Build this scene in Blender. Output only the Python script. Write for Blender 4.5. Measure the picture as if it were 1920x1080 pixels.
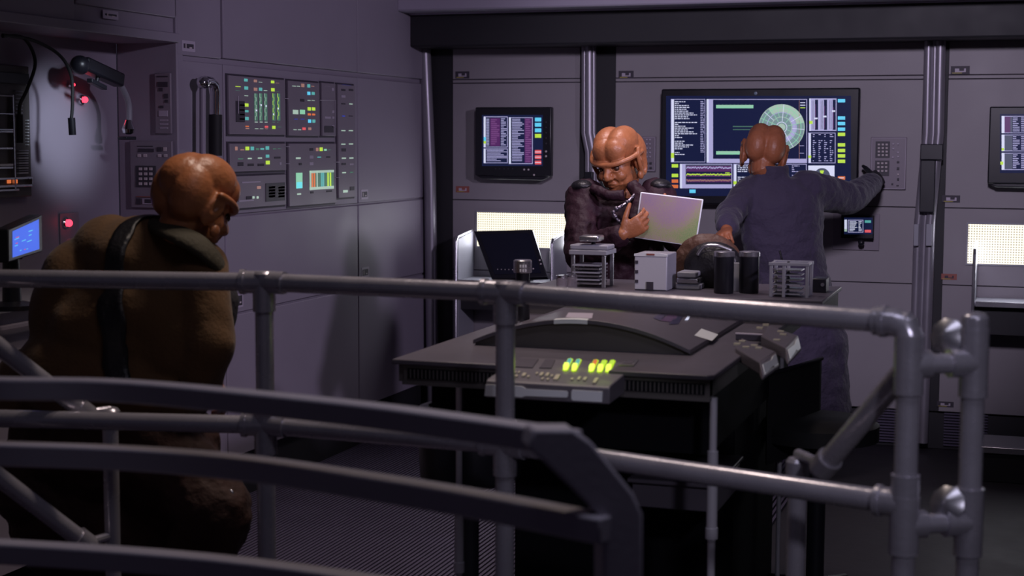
import bpy, bmesh, math, random
from math import sin, cos, pi, radians, atan, sqrt
from mathutils import Vector, Matrix, noise
random.seed(7)
for o in list(bpy.data.objects): bpy.data.objects.remove(o, do_unlink=True)
SC = bpy.context.scene
COL = SC.collection

# ------------------------------------------------------------------ camera
F = 2900.0                       # focal length in pixels of a 1920 wide frame
TH = radians(18.5)               # the camera looks 18.5 degrees left of the back wall's normal
PITCH = atan(275/F); ROLL = 0.004
CP = Vector((0, 0, 1.54))
fwd = Vector((-sin(TH)*cos(PITCH), cos(TH)*cos(PITCH), -sin(PITCH)))
r0 = Vector((cos(TH), sin(TH), 0)); u0 = r0.cross(fwd)
RT = (r0*cos(ROLL) + u0*sin(ROLL)).normalized()
UP = (u0*cos(ROLL) - r0*sin(ROLL)).normalized()
cam = bpy.data.cameras.new('camera'); co = bpy.data.objects.new('camera', cam); COL.objects.link(co)
co.matrix_world = Matrix(((RT.x, UP.x, -fwd.x, CP.x), (RT.y, UP.y, -fwd.y, CP.y), (RT.z, UP.z, -fwd.z, CP.z), (0, 0, 0, 1)))
cam.sensor_width = 36.0; cam.lens = 36.0*F/1920
cam.clip_start = .05; cam.clip_end = 60
cam.dof.use_dof = True; cam.dof.focus_distance = 6.2; cam.dof.aperture_fstop = 3.4
SC.camera = co
FH = Vector((fwd.x, fwd.y, 0)).normalized()       # level forward
RH = r0.copy()                                    # level right
ZV = Vector((0, 0, 1))

def at(px, py, X=None, Y=None, Z=None, d=None):
    r = fwd + RT*((px-960)/F) - UP*((py-540)/F)
    if d is not None: t = d
    elif X is not None: t = (X-CP.x)/r.x
    elif Y is not None: t = (Y-CP.y)/r.y
    else: t = (Z-CP.z)/r.z
    return CP + r*t

# ------------------------------------------------------------------ light
W = bpy.data.worlds.new('world'); SC.world = W; W.use_nodes = True
W.node_tree.nodes['Background'].inputs[0].default_value = (.42, .36, .62, 1)
W.node_tree.nodes['Background'].inputs[1].default_value = .03
SC.view_settings.view_transform = 'Standard'; SC.view_settings.look = 'None'
SC.view_settings.gamma = 1; SC.view_settings.use_curve_mapping = False
SC.view_settings.exposure = 0.0

def area(name, loc, target, sx, sy, power, col, spread=180):
    l = bpy.data.lights.new(name, 'AREA'); l.shape = 'RECTANGLE'; l.size = sx; l.size_y = sy
    l.energy = power; l.color = col; l.spread = radians(spread)
    o = bpy.data.objects.new(name, l); COL.objects.link(o); o.location = loc
    o.rotation_euler = (Vector(target)-Vector(loc)).to_track_quat('-Z', 'Y').to_euler(); return o
def spot(name, loc, target, power, col, ang, blend=.5, size=.05):
    l = bpy.data.lights.new(name, 'SPOT'); l.energy = power; l.color = col; l.spot_size = radians(ang)
    l.spot_blend = blend; l.shadow_soft_size = size
    o = bpy.data.objects.new(name, l); COL.objects.link(o); o.location = loc
    o.rotation_euler = (Vector(target)-Vector(loc)).to_track_quat('-Z', 'Y').to_euler(); return o
spot('key_light', (-.2, 2.4, 3.0), (-1.15, 7.98, 1.55), 430, (.86, .76, 1.0), 37, .7, .25)
spot('side_light', (1.5, 3.6, 2.6), (-3.17, 6.6, 1.35), 250, (.84, .72, 1.0), 40, .8, .10)
area('overhead_light', (-1.5, 5.6, 3.0), (-1.5, 5.7, 0), .5, .5, 5.5, (1.0, .84, .90), 90)
area('rail_light', (-1.4, 4.2, 3.1), (-1.3, 3.7, 1.0), .22, .12, 7, (1.0, .82, .70), 120)
area('left_overhead_light', (-1.9, 4.25, 3.1), (-2.05, 4.15, 0), .3, .3, 3.2, (1.0, .84, .74), 80)
spot('front_fill_spot', (1.1, .1, 2.5), (-.70, 3.9, .72), 95, (.84, .80, 1.0), 22, .9, .12)  # added fill aimed at the table's lower front, no visible source
area('front_overhead_fill', (-.3, 2.5, 3.1), (-.35, 2.75, 0), 1.8, .4, 5, (.80, .78, 1.0), 130)  # added fill above the near rails and painted bars, no visible source
spot('alcove_spot', (-2.2, 4.3, 2.05), at(112, 245, X=-3.44), 85, (.76, .84, 1.0), 20, 1., .06)

# ------------------------------------------------------------------ materials
MATS = {}
def mat(name, base, rough=.5, metal=0., spec=.5, emit=None, es=0., bump=0., bscale=40., var=0., vscale=6., coat=0., sheen=0., aniso=False):
    if name in MATS: return MATS[name]
    m = bpy.data.materials.new(name); m.use_nodes = True; nt = m.node_tree; b = nt.nodes['Principled BSDF']
    b.inputs['Base Color'].default_value = (*base, 1); b.inputs['Roughness'].default_value = rough
    b.inputs['Metallic'].default_value = metal; b.inputs['Specular IOR Level'].default_value = spec
    if coat: b.inputs['Coat Weight'].default_value = coat
    if sheen: b.inputs['Sheen Weight'].default_value = sheen
    if emit: b.inputs['Emission Color'].default_value = (*emit, 1); b.inputs['Emission Strength'].default_value = es
    tc = nt.nodes.new('ShaderNodeTexCoord')
    if var:
        n = nt.nodes.new('ShaderNodeTexNoise'); n.inputs['Scale'].default_value = vscale; n.inputs['Detail'].default_value = 5
        nt.links.new(tc.outputs['Object'], n.inputs['Vector'])
        mx = nt.nodes.new('ShaderNodeMixRGB'); mx.inputs[1].default_value = (*[c*(1-var) for c in base], 1)
        mx.inputs[2].default_value = (*[min(1, c*(1+var)) for c in base], 1)
        nt.links.new(n.outputs['Fac'], mx.inputs[0]); nt.links.new(mx.outputs[0], b.inputs['Base Color'])
        mr = nt.nodes.new('ShaderNodeMapRange'); mr.inputs[3].default_value = max(.05, rough-.1); mr.inputs[4].default_value = min(1, rough+.1)
        nt.links.new(n.outputs['Fac'], mr.inputs[0]); nt.links.new(mr.outputs[0], b.inputs['Roughness'])
    if bump:
        n2 = nt.nodes.new('ShaderNodeTexNoise'); n2.inputs['Scale'].default_value = bscale; n2.inputs['Detail'].default_value = 4
        nt.links.new(tc.outputs['Object'], n2.inputs['Vector'])
        bp = nt.nodes.new('ShaderNodeBump'); bp.inputs['Strength'].default_value = bump; bp.inputs['Distance'].default_value = .01
        nt.links.new(n2.outputs['Fac'], bp.inputs['Height']); nt.links.new(bp.outputs[0], b.inputs['Normal'])
    MATS[name] = m; return m
def glow(name, col, s): return mat(name, tuple(c*.3 for c in col), .4, emit=col, es=s)

wallm = mat('wall_paint', (.30, .265, .33), .55, var=.05, bump=.03, bscale=120)
wallb = mat('wall_back_paint', (.30, .275, .30), .5, var=.05, bump=.03, bscale=120)
darkw = mat('dark_paint', (.02, .019, .024), .6, var=.1)
fasc = mat('fascia_paint', (.46, .42, .52), .5, var=.05)
colm = mat('column_metal', (.34, .32, .37), .38, metal=.55, var=.08)
panelm = mat('panel_face', (.25, .215, .26), .45, var=.05, bump=.02, bscale=200)
frame_d = mat('panel_dark_frame', (.05, .042, .06), .6)  # dark colour of panel backings, plates, keys and ports
floorm = mat('floor_metal', (.10, .085, .135), .5, metal=.0, spec=.3, var=.15)
floord = mat('floor_base', (.03, .028, .035), .6)
pipem = mat('galvanised_pipe', (.44, .42, .48), .27, metal=.45, var=.12, vscale=14, bump=.05, bscale=60)
fitm = mat('pipe_fitting', (.46, .44, .50), .26, metal=.55, var=.15, vscale=20, bump=.08, bscale=80)
barm = mat('painted_bar', (.46, .43, .50), .48, var=.08, bump=.04, bscale=90)
tablem = mat('table_laminate', (.10, .088, .112), .42, var=.06, bump=.03, bscale=160)
tabled = mat('table_vent_shade', (.008, .008, .011), .8, spec=.1)  # dark vents, and the shade under the table put into the colour
archm = mat('arch_front', (.09, .08, .08), .6, var=.08)
steel = mat('brushed_steel', (.55, .54, .58), .28, metal=.9, var=.06)
legm = mat('leg_metal', (.62, .60, .66), .3, metal=.35)
chrome = mat('chrome', (.75, .75, .78), .12, metal=1., var=.03)
blackp = mat('black_plastic', (.012, .012, .018), .35, var=.1)
blackr = mat('black_rubber', (.01, .01, .012), .7)
greyp = mat('grey_plastic', (.33, .33, .38), .45, var=.04)
whitep = mat('pale_plastic', (.60, .60, .66), .45, var=.03)
padm = mat('pale_plate', (.85, .87, .90), .4, var=.03)
keym = mat('key_cap', (.62, .54, .56), .5)
keyd = mat('dark_key', (.05, .045, .06), .5)
tanm = mat('tan_key', (.55, .50, .38), .5)
linem = mat('engraved_line', (.50, .44, .54), .5)
redm = mat('red_marking', (.33, .10, .08), .5)
yelm = mat('yellow_marking', (.45, .38, .08), .5)
skin = mat('skin', (.40, .145, .060), .40, var=.22, vscale=26, bump=.25, bscale=55)
skin2 = mat('skin_dusky', (.37, .125, .058), .45, var=.25, vscale=26, bump=.25, bscale=55)
nailm = mat('nail', (.30, .16, .12), .35)
eyem = mat('eye', (.06, .03, .02), .15)
brown = mat('brown_canvas', (.115, .055, .018), .85, var=.15, vscale=9, bump=.25, bscale=90, sheen=.1)
navy = mat('slate_blue_cloth', (.050, .038, .078), .85, var=.15, vscale=9, bump=.5, bscale=70, sheen=.15)
maroon = mat('maroon_leather', (.030, .010, .018), .62, spec=.3, var=.3, vscale=16, bump=.5, bscale=45)
strapm = mat('black_leather', (.012, .011, .014), .4, bump=.3, bscale=80)
trousers = mat('rust_cloth', (.034, .010, .006), .8, var=.25, vscale=12, bump=.5, bscale=50)
darkcl = mat('dark_cloth', (.02, .018, .025), .85, bump=.4, bscale=60)
leatherb = mat('brown_leather', (.10, .045, .028), .55, var=.3, vscale=20, bump=.6, bscale=40)
glove = mat('glove', (.012, .012, .018), .5, bump=.4, bscale=60)

# ------------------------------------------------------------------ mesh builder
class MB:
    def __init__(s): s.v = []; s.f = []; s.m = []; s.mi = 0
    def add(s, vs, fs, mi=None):
        n = len(s.v); s.v += [Vector(v) for v in vs]
        for f in fs: s.f.append([i+n for i in f]); s.m.append(s.mi if mi is None else mi)
        return s
    def hexa(s, p, mi=None):         # p: 4 bottom, 4 top (same order)
        return s.add(p, [(3,2,1,0),(4,5,6,7),(0,1,5,4),(1,2,6,5),(2,3,7,6),(3,0,4,7)], mi)
    def box(s, lo, hi, mi=None):
        a, b = lo, hi
        return s.hexa([(a[0],a[1],a[2]),(b[0],a[1],a[2]),(b[0],b[1],a[2]),(a[0],b[1],a[2]),
                       (a[0],a[1],b[2]),(b[0],a[1],b[2]),(b[0],b[1],b[2]),(a[0],b[1],b[2])], mi)
    def obox(s, c, ax, ay, az, mi=None):   # centre and half axes
        c, ax, ay, az = map(Vector, (c, ax, ay, az))
        return s.hexa([c-ax-ay-az, c+ax-ay-az, c+ax+ay-az, c-ax+ay-az, c-ax-ay+az, c+ax-ay+az, c+ax+ay+az, c-ax+ay+az], mi)
    def prism(s, pts, ext, mi=None):
        pts = [Vector(p) for p in pts]; e = Vector(ext); n = len(pts)
        fs = [tuple(reversed(range(n))), tuple(range(n, 2*n))]
        for i in range(n): j = (i+1) % n; fs.append((i, j, n+j, n+i))
        return s.add(pts+[p+e for p in pts], fs, mi)
    def quad(s, a, b, c, d, mi=None): return s.add([a, b, c, d], [(0,1,2,3)], mi)
    def tube(s, pts, r, n=16, cap=True, mi=None, flat=None):
        pts = [Vector(p) for p in pts]; rr = r if isinstance(r, (list, tuple)) else [r]*len(pts)
        rings = []; prev = None
        for i, p in enumerate(pts):
            t = (pts[min(i+1, len(pts)-1)]-pts[max(i-1, 0)]).normalized()
            if prev is None:
                a = t.orthogonal() if abs(t.z) > .95 else t.cross(ZV)
                a = a.normalized()
            else:
                a = prev - t*prev.dot(t); a.normalize()
            prev = a; b = t.cross(a).normalized()
            fb = flat if flat else 1
            rings.append([p + a*cos(2*pi*k/n)*rr[i] + b*sin(2*pi*k/n)*rr[i]*fb for k in range(n)])
        vs = [v for R in rings for v in R]; fs = []
        for i in range(len(pts)-1):
            for k in range(n):
                k2 = (k+1) % n; fs.append((i*n+k, i*n+k2, (i+1)*n+k2, (i+1)*n+k))
        if cap: fs.append(tuple(reversed(range(n)))); fs.append(tuple((len(pts)-1)*n+k for k in range(n)))
        return s.add(vs, fs, mi)
    def ell(s, c, r, R=None, nu=20, nv=14, mi=None):
        c = Vector(c); r = Vector(r) if not isinstance(r, (int, float)) else Vector((r, r, r)); R = R or Matrix.Identity(3)
        vs = [c + R @ Vector((0, 0, r.z))]
        for i in range(1, nv):
            a = pi*i/nv
            for k in range(nu):
                p = 2*pi*k/nu; vs.append(c + R @ Vector((r.x*sin(a)*cos(p), r.y*sin(a)*sin(p), r.z*cos(a))))
        vs.append(c + R @ Vector((0, 0, -r.z))); fs = []
        for k in range(nu): fs.append((0, 1+k, 1+(k+1) % nu))
        for i in range(nv-2):
            for k in range(nu):
                k2 = (k+1) % nu; fs.append((1+i*nu+k, 1+(i+1)*nu+k, 1+(i+1)*nu+k2, 1+i*nu+k2))
        L = len(vs)-1; b = 1+(nv-2)*nu
        for k in range(nu): fs.append((L, b+(k+1) % nu, b+k))
        return s.add(vs, fs, mi)
    def cap(s, a, b, ra, rb, n=16, mi=None):    # tapered capsule
        a, b = Vector(a), Vector(b)
        s.tube([a, b], [ra, rb], n, True, mi); s.ell(a, ra, nu=n, nv=10, mi=mi); s.ell(b, rb, nu=n, nv=10, mi=mi); return s
    def lathe(s, prof, c, axis=ZV, n=24, mi=None):  # prof: (r, h)
        c = Vector(c); ax = Vector(axis).normalized(); a = ax.orthogonal().normalized(); b = ax.cross(a)
        vs = []; fs = []
        for r, h in prof:
            for k in range(n): vs.append(c + ax*h + (a*cos(2*pi*k/n) + b*sin(2*pi*k/n))*max(r, 1e-5))
        for i in range(len(prof)-1):
            for k in range(n): k2 = (k+1) % n; fs.append((i*n+k, i*n+k2, (i+1)*n+k2, (i+1)*n+k))
        fs.append(tuple(reversed(range(n)))); fs.append(tuple((len(prof)-1)*n+k for k in range(n)))
        return s.add(vs, fs, mi)
    def loft(s, rings, n=28, mi=None):   # rings: (centre, axisA, axisB) ellipses
        vs = []; fs = []
        for c, A, B in rings:
            c, A, B = Vector(c), Vector(A), Vector(B)
            for k in range(n): vs.append(c + A*cos(2*pi*k/n) + B*sin(2*pi*k/n))
        for i in range(len(rings)-1):
            for k in range(n): k2 = (k+1) % n; fs.append((i*n+k, i*n+k2, (i+1)*n+k2, (i+1)*n+k))
        fs.append(tuple(reversed(range(n)))); fs.append(tuple((len(rings)-1)*n+k for k in range(n)))
        return s.add(vs, fs, mi)
    def build(s, name, mats, parent=None, bevel=0, sharp=35, remesh=0, smooth_it=0, label=None, kind=None, local=False, fold=0, fscale=.08):
        me = bpy.data.meshes.new(name)
        M = Matrix.Identity(4)
        if parent is not None and not local:
            q = parent
            while q is not None: M = q.matrix_basis @ M; q = q.parent
            M = M.inverted()
        me.from_pydata([tuple(M @ v) for v in s.v], [], s.f)
        for m_ in (mats if isinstance(mats, (list, tuple)) else [mats]): me.materials.append(m_)
        me.polygons.foreach_set('material_index', s.m)
        bm = bmesh.new(); bm.from_mesh(me)
        bmesh.ops.recalc_face_normals(bm, faces=bm.faces)
        lim = radians(sharp)
        for f in bm.faces: f.smooth = True
        for e in bm.edges:
            if len(e.link_faces) == 2 and e.calc_face_angle(0) > lim: e.smooth = False
        bm.to_mesh(me); bm.free()
        o = bpy.data.objects.new(name, me); COL.objects.link(o)
        if parent is not None: o.parent = parent
        if remesh:
            md = o.modifiers.new('remesh', 'REMESH'); md.mode = 'VOXEL'; md.voxel_size = remesh; md.use_smooth_shade = True
            if smooth_it: ms = o.modifiers.new('smooth', 'SMOOTH'); ms.factor = .5; ms.iterations = smooth_it
            if fold:
                tx = bpy.data.textures.new(name+'_folds', 'CLOUDS'); tx.noise_scale = fscale; tx.noise_depth = 2
                dm = o.modifiers.new('folds', 'DISPLACE'); dm.texture = tx; dm.strength = fold; dm.mid_level = .5; dm.texture_coords = 'LOCAL'
        elif bevel:
            bv = o.modifiers.new('bevel', 'BEVEL'); bv.width = bevel; bv.segments = 2; bv.limit_method = 'ANGLE'; bv.angle_limit = radians(40)
            bv.harden_normals = False
        if label: o['label'] = label
        if kind: o['kind'] = kind
        return o

def thing(name, label, cat, loc=(0, 0, 0), rz=0, group=None):
    o = bpy.data.objects.new(name, None); COL.objects.link(o); o.location = loc; o.rotation_euler = (0, 0, rz)
    o.empty_display_size = .05; o['label'] = label; o['category'] = cat
    if group: o['group'] = group
    return o
def tag(o, label, cat, group=None):
    o['label'] = label; o['category'] = cat
    if group: o['group'] = group
    return o
def copy_tree(o, parent=None):
    c = o.copy(); COL.objects.link(c); c.parent = parent
    for ch in list(o.children): copy_tree(ch, c)
    return c

XL = -3.17          # left wall face
XA = -3.44          # back of the alcove in it
YB = 7.98           # back wall face
ZB = at(1640, 765, Y=YB).z      # foot of the wall panelling
YA = at(333, 200, X=XL).y       # alcove end wall
CEIL = 3.2

# ------------------------------------------------------------------ setting
# floor: ribs run away from the camera along the left wall
m = MB(); m.box((-4.2, -.6, -.12), (3.2, 8.6, -.012), 1)
x = -3.4
while x < -.95:
    m.box((x, -.4, -.012), (x+.011, 8.0, 0), 0); x += .0195
m.box((x+.004, -.4, -.012), (2.9, 8.0, 0), 2)
m.build('floor', [floorm, floord, mat('floor_plain', (.03, .027, .034), .6, spec=.3, var=.15, bump=.1, bscale=30)], kind='structure')
MB().box((-4.2, -.6, CEIL), (3.2, 8.6, CEIL+.1)).build('ceiling', fasc, kind='structure')

def rectL(px0, py0, px1, py1, X=XL):          # pixel box -> y0,y1,z0,z1 on a plane of constant X
    a = at(px0, py0, X=X); b = at(px1, py1, X=X); return min(a.y, b.y), max(a.y, b.y), min(a.z, b.z), max(a.z, b.z)
def rectB(px0, py0, px1, py1, Y=YB):
    a = at(px0, py0, Y=Y); b = at(px1, py1, Y=Y); return min(a.x, b.x), max(a.x, b.x), min(a.z, b.z), max(a.z, b.z)

# left wall
m = MB(); T = .012
zl1 = at(603, 132, X=XL).z; zl2 = at(603, 389, X=XL).z; zl3 = at(525, 571, X=XL).z
ys = [YA, at(420, 250, X=XL).y, at(671, 300, X=XL).y, YB+.1]
yst = [YA-1.2, at(141, 20, X=XL).y, at(415, 50, X=XL).y, at(668, 60, X=XL).y, YB+.1]
zh = at(166, 58, X=XL).z
m.box((XL-.12, YA+.06, ZB), (XL-T, YB+.1, CEIL), 0)
m.box((XA-.1, .5, 0), (XA, YA+.0, CEIL), 0)
m.box((XA, .5, zh+.03), (XL-T, YA, CEIL), 0)
m.box((XA, YA, 0), (XL-.001, YA+.05, zh+.1), 0)
g = .004
def tile(y0, y1, z0, z1, th=T): m.box((XL-T, y0+g, z0+g), (XL-T+th, y1-g, z1-g), 0)
for a, b in zip(yst, yst[1:]):
    if b <= YA+.01: tile(a, b, zh, CEIL)
    elif a < YA: tile(a, YA, zh+.085, CEIL); tile(YA, b, zl1, CEIL)
    else: tile(a, b, zl1+.004, CEIL, T+.006)
tile(YA-4.6, yst[0], zh, CEIL)
for a, b in zip(ys, ys[1:]):
    for z0, z1 in ((ZB, zl3), (zl3, zl2), (zl2, zl1-.012)): tile(a, b, z0, z1)
wl = m.build('wall_left', wallm, bevel=.0045, kind='structure')
# projecting lip over the alcove
m = MB(); m.box((XA, .5, zh-.005), (XL+.012, YA+.005, zh+.03)); m.build('trim_1', wallm, bevel=.003, kind='structure')
# dark kick recess along both walls
m = MB(); m.box((XL-.2, YA, 0), (XL-.03, YB+.1, ZB)); m.build('baseboard_left', darkw, kind='structure')
m = MB(); m.box((XL-.1, YB+.03, 0), (2.9, YB+.2, ZB), 0)
for x0, x1 in ((rectB(1612, 770, 1700, 840)[:2]), (rectB(1770, 780, 1850, 850)[:2]), rectB(900, 740, 1060, 780)[:2]):
    for k in range(12): m.box((x0, YB+.012, .02+k*.0145), (x1, YB+.03, .028+k*.0145), 1)
m.build('baseboard_back', [darkw, floorm], kind='structure')

# back wall
m = MB(); m.box((XL-.1, YB+.012, ZB), (2.9, YB+.15, CEIL), 1)
zs = [ZB, at(1640, 530, Y=YB).z, at(1640, 387.5, Y=YB).z, at(1640, 149.5, Y=YB).z, at(1640, 149.5, Y=YB).z+.02, 2.2]
def bx(px): return at(px, 300, Y=YB).x
for a, b in ((bx(849), bx(1086)), (bx(1153), bx(1727)), (bx(1774), 1.2)):
    for z0, z1 in zip(zs, zs[1:]): m.box((a, YB, z0+.0025), (b, YB+.012, z1-.0025), 0)
for a, b in ((bx(785), bx(849)), (bx(1086), bx(1153)), (bx(1727), bx(1774))): m.box((a, YB+.008, ZB), (b, YB+.013, 2.2), 2)
wb = m.build('wall_back', [wallb, frame_d, darkw], bevel=.0015, kind='structure')
# dark beam and paler fascia above it
zb0 = at(1265, 80, Y=YB-.25).z; zb1 = at(1265, 14, Y=YB-.25).z
m = MB(); m.box((XL+.0, YB-.25, zb0), (2.9, YB+.1, zb1+.01)); m.build('trim_2', darkw, bevel=.01, kind='structure')
m = MB(); m.box((XL+.0, YB-.42, zb1), (2.9, YB+.1, CEIL)); m.box((XL, YB-.27, zb1-.008), (2.9, YB-.2, zb1+.01)); m.build('trim_3', fasc, bevel=.01, kind='structure')
m = MB(); m.box((2.8, -.6, 0), (2.9, YB+.2, CEIL)); m.build('wall_right', wallm, kind='structure')

# columns: pairs of vertical conduits with a bracket, standing in the dark gaps of the back wall
def column(n, pxs, rad, pieces):
    m = MB(); Yc = YB-.05
    for off, rr in pieces:
        pts = [at(px+off, py, Y=Yc) for px, py in pxs]
        m.tube(pts, rr, 14)
    return m.build(n, colm, kind='structure')
c1 = column('trim_4', [(1096, 60), (1096, 250), (1103, 285), (1105, 790)], .03, [(0, .017), (9, .026), (17, .014)])
c2 = column('trim_5', [(1742, 52), (1738, 250), (1722, 420), (1708, 830)], .03, [(0, .022), (12, .016), (22, .026)])
c0 = column('trim_6', [(795, 72), (806, 330), (812, 760)], .03, [(0, .034)])
m = MB(); 
a = at(1726, 270, Y=YB-.09); b = at(1768, 300, Y=YB-.09); m.box((a.x, YB-.1, b.z), (b.x, YB-.08, a.z))
a = at(1727, 300, Y=YB-.09); b = at(1752, 398, Y=YB-.09); m.box((a.x, YB-.12, b.z), (b.x, YB-.08, a.z))
m.build('bracket', blackp, c2, bevel=.004)
m = MB()
for p0, p1 in ((1714, 1722), (1737, 1747)):
    a = at(p0, 420, Y=YB-.09); b = at(p1, 461, Y=YB-.09); m.box((a.x, YB-.1, b.z), (b.x, YB-.07, a.z))
m.build('clip', greyp, c2, bevel=.002)
a = at(1098, 322, Y=YB-.09); b = at(1112, 342, Y=YB-.09)
MB().box((a.x, YB-.11, b.z), (b.x, YB-.07, a.z)).build('bracket', blackp, c1, bevel=.003)

# small marking plates belonging to the walls
def placardL(x0, y0, x1, y1):
    ya, yb, za, zb = rectL(x0, y0, x1, y1, XL+.001); m = MB()
    m.box((XL-.001, ya, za), (XL+.0015, yb, zb), 0); e = (yb-ya)*.12
    m.box((XL, ya+e, za+e), (XL+.002, yb-e, zb-e), 1); h = zb-za; w = yb-ya
    m.box((XL, ya+w*.55, za+h*.3), (XL+.0025, yb-w*.25, za+h*.42), 2); m.box((XL, ya+w*.25, za+h*.3), (XL+.0025, ya+w*.32, zb-h*.3), 2)
    m.build('marking_plate', [linem, frame_d, keym], wl)
def placardB(x0, y0, x1, y1, c=frame_d, c2=linem):
    xa, xb, za, zb = rectB(x0, y0, x1, y1, YB); m = MB(); w = xb-xa; h = zb-za
    m.box((xa, YB-.0015, za), (xb, YB+.001, zb), 0)
    m.box((xa+w*.22, YB-.0025, za+h*.25), (xb-w*.2, YB, zb-h*.3), 1); m.box((xa+w*.45, YB-.003, za+h*.4), (xb-w*.3, YB, za+h*.7), 0)
    m.box((xa+w*.08, YB-.003, za+h*.1), (xa+w*.6, YB, za+h*.2), 2)
    m.build('marking_plate', [c, c2, yelm], wb)
for r in ((193, 18, 222, 38), (341, 75, 366, 98), (424, 84, 444, 106), (672, 113, 687, 131), (677, 356, 690, 373), (440, 552, 456, 575), (678, 502, 692, 519)): placardL(*r)
placardB(854, 134, 880, 147); placardB(1160, 133, 1188, 147); placardB(1783, 124, 1818, 139)
placardB(855, 349, 880, 361, redm, linem); placardB(1767, 366, 1800, 380); placardB(1765, 513, 1794, 525, redm, frame_d); placardB(1757, 752, 1788, 764)

# ------------------------------------------------------------------ lit palettes
G = {'w': glow('glow_white', (.75, .78, 1.), .8), 'v': glow('glow_lavender', (.62, .60, 1.), .55), 'k': mat('screen_black', (.006, .006, .02), .2, emit=(.02, .03, .12), es=.35),
     'c': glow('glow_cyan', (.12, .62, .90), .9), 't': glow('glow_teal', (.15, .62, .60), .55), 'y': glow('glow_yellow', (.50, .75, .06), .9), 'r': glow('glow_red', (.9, .12, .14), .7),
     'o': glow('glow_orange', (.85, .20, .06), .7), 'g': glow('glow_green', (.34, .80, .52), .65), 'gd': glow('glow_dim_green', (.10, .25, .18), .5), 'm': glow('glow_plum', (.12, .03, .16), .6),
     'b': glow('glow_blue', (.03, .06, .5), .7), 'bb': glow('glow_bright_blue', (.05, .14, .85), .9), 'p': glow('glow_pale', (.55, .75, .62), .6), 'd': glow('glow_slate', (.10, .12, .20), .5),
     'h': glow('glow_haze_green', (.26, .40, .42), .6), 's': glow('glow_salmon', (.55, .28, .24), .5), 'n': glow('glow_dim_plum', (.40, .15, .45), .4)}
GK = list(G.keys()); GM = [G[k] for k in GK]

def paintB(m, x0, y0, x1, y1, k, Y, lift=.001):           # crisp rectangle on a plane of constant Y
    a, b, c, d = [at(px, py, Y=Y-lift) for px, py in ((x0, y1), (x1, y1), (x1, y0), (x0, y0))]
    m.quad(a, b, c, d, GK.index(k))

# big wall screen ---------------------------------------------------
YS = YB-.10
t = thing('wall_screen', 'large wide wall screen with a pale disc diagram, text columns and coloured keys', 'screen', at(1423, 388, Y=YB-.05))
xa, xb, za, zb = rectB(1240, 167, 1607, 388, YS)
m = MB(); m.box((xa, YS, za), (xb, YB-.05, zb)); m.box((xa+.2, YB-.05, za+.15), (xb-.2, YB, zb-.15)); m.build('casing', blackp, t, bevel=.008)
m = MB(); s = 4.155; L = lambda cx, cy: (1220+cx/s, 140+cy/s)
def R(cx0, cy0, cx1, cy1, k, l=.001):
    p, q = L(cx0, cy0), L(cx1, cy1); paintB(m, p[0], p[1], q[0], q[1], k, YS, l)
def outline(x0, y0, x1, y1, w, k, l=.0016): R(x0, y0, x1, y0+w, k, l); R(x0, y1-w, x1, y1, k, l); R(x0, y0, x0+w, y1, k, l); R(x1-w, y0, x1, y1, k, l)
R(120, 165, 1560, 945, 'k', .0006)
def textcol(x0, x1, y0, y1, n, k='v', gap=(), rag=True, l=.002):
    h = (y1-y0)/n
    for i in range(n):
        if i in gap: continue
        e = x1 if not rag else x0+(x1-x0)*random.choice((.2, .35, .45, .55, .62, .8, .95))
        y = y0+i*h; x = x0
        while x < e-6:
            w = min(random.uniform(8, 30), e-x); R(x, y+h*.22, x+w, y+h*.62, k, l); x += w+5
R(158, 190, 182, 680, 'w'); R(158, 610, 182, 650, 'y', .002); outline(158, 190, 425, 682, 4, 'v')
textcol(188, 370, 205, 630, 29, 'w', (10, 20, 26)); textcol(388, 418, 205, 610, 30, 'v', (), False)
R(436, 190, 486, 680, 'v'); outline(436, 190, 1218, 688, 5, 'v'); R(436, 655, 1218, 688, 'v'); R(436, 190, 452, 680, 'w', .002)
# generic disc diagram: a round plan with rings and cells, and two plain gauge bars
cx, cy, rad = 1020, 410, 180
def disc(cx, cy, r, k, l, sq=1.0, a0=0, a1=2*pi, inner=0, n=48):
    pts = []
    for i in range(n+1):
        a = a0+(a1-a0)*i/n; pts.append((cx+r*cos(a), cy+r*sq*sin(a)))
    ip = [(cx+(x-cx)*inner, cy+(y-cy)*inner) for x, y in pts]
    for i in range(n):
        q = [at(*L(*p), Y=YS-l) for p in (pts[i], pts[i+1], ip[i+1], ip[i])]
        if inner == 0: m.add(q[:3], [(0, 1, 2)], GK.index(k))
        else: m.quad(*q, GK.index(k))
disc(cx, cy, rad, 'h', .0016)
for q, k in ((1, 'p'), (.86, 'g'), (.66, 'v'), (.46, 'p'), (.24, 'w')): disc(cx, cy, rad*q, k, .0024, inner=1-.028/q)
disc(cx, cy, rad*.98, 'p', .0019, a0=-2.2, a1=-.2, inner=.68); disc(cx, cy, rad*.62, 'v', .0019, a0=-.9, a1=1.2, inner=.76)
disc(cx, cy, rad*.16, 'p', .002)
for i in range(20):
    a = 2*pi*i/20+.1; ca, sa = cos(a), sin(a); r1, r2 = rad*(.26 if i % 2 else .46), rad
    q = [at(*L(cx+x, cy+y), Y=YS-.0026) for x, y in ((r1*ca-2*sa, r1*sa+2*ca), (r2*ca-2*sa, r2*sa+2*ca), (r2*ca+2*sa, r2*sa-2*ca), (r1*ca+2*sa, r1*sa-2*ca))]
    m.quad(*q, GK.index('g' if i % 3 else 'w'))
for y in (236, 596):
    R(510, y, 800, y+26, 'g', .002); R(520, y+4, 790, y+9, 'p', .0024)
    for i in range(9): R(530+i*30, y-8, 533+i*30, y, 'gd', .002)
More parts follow.
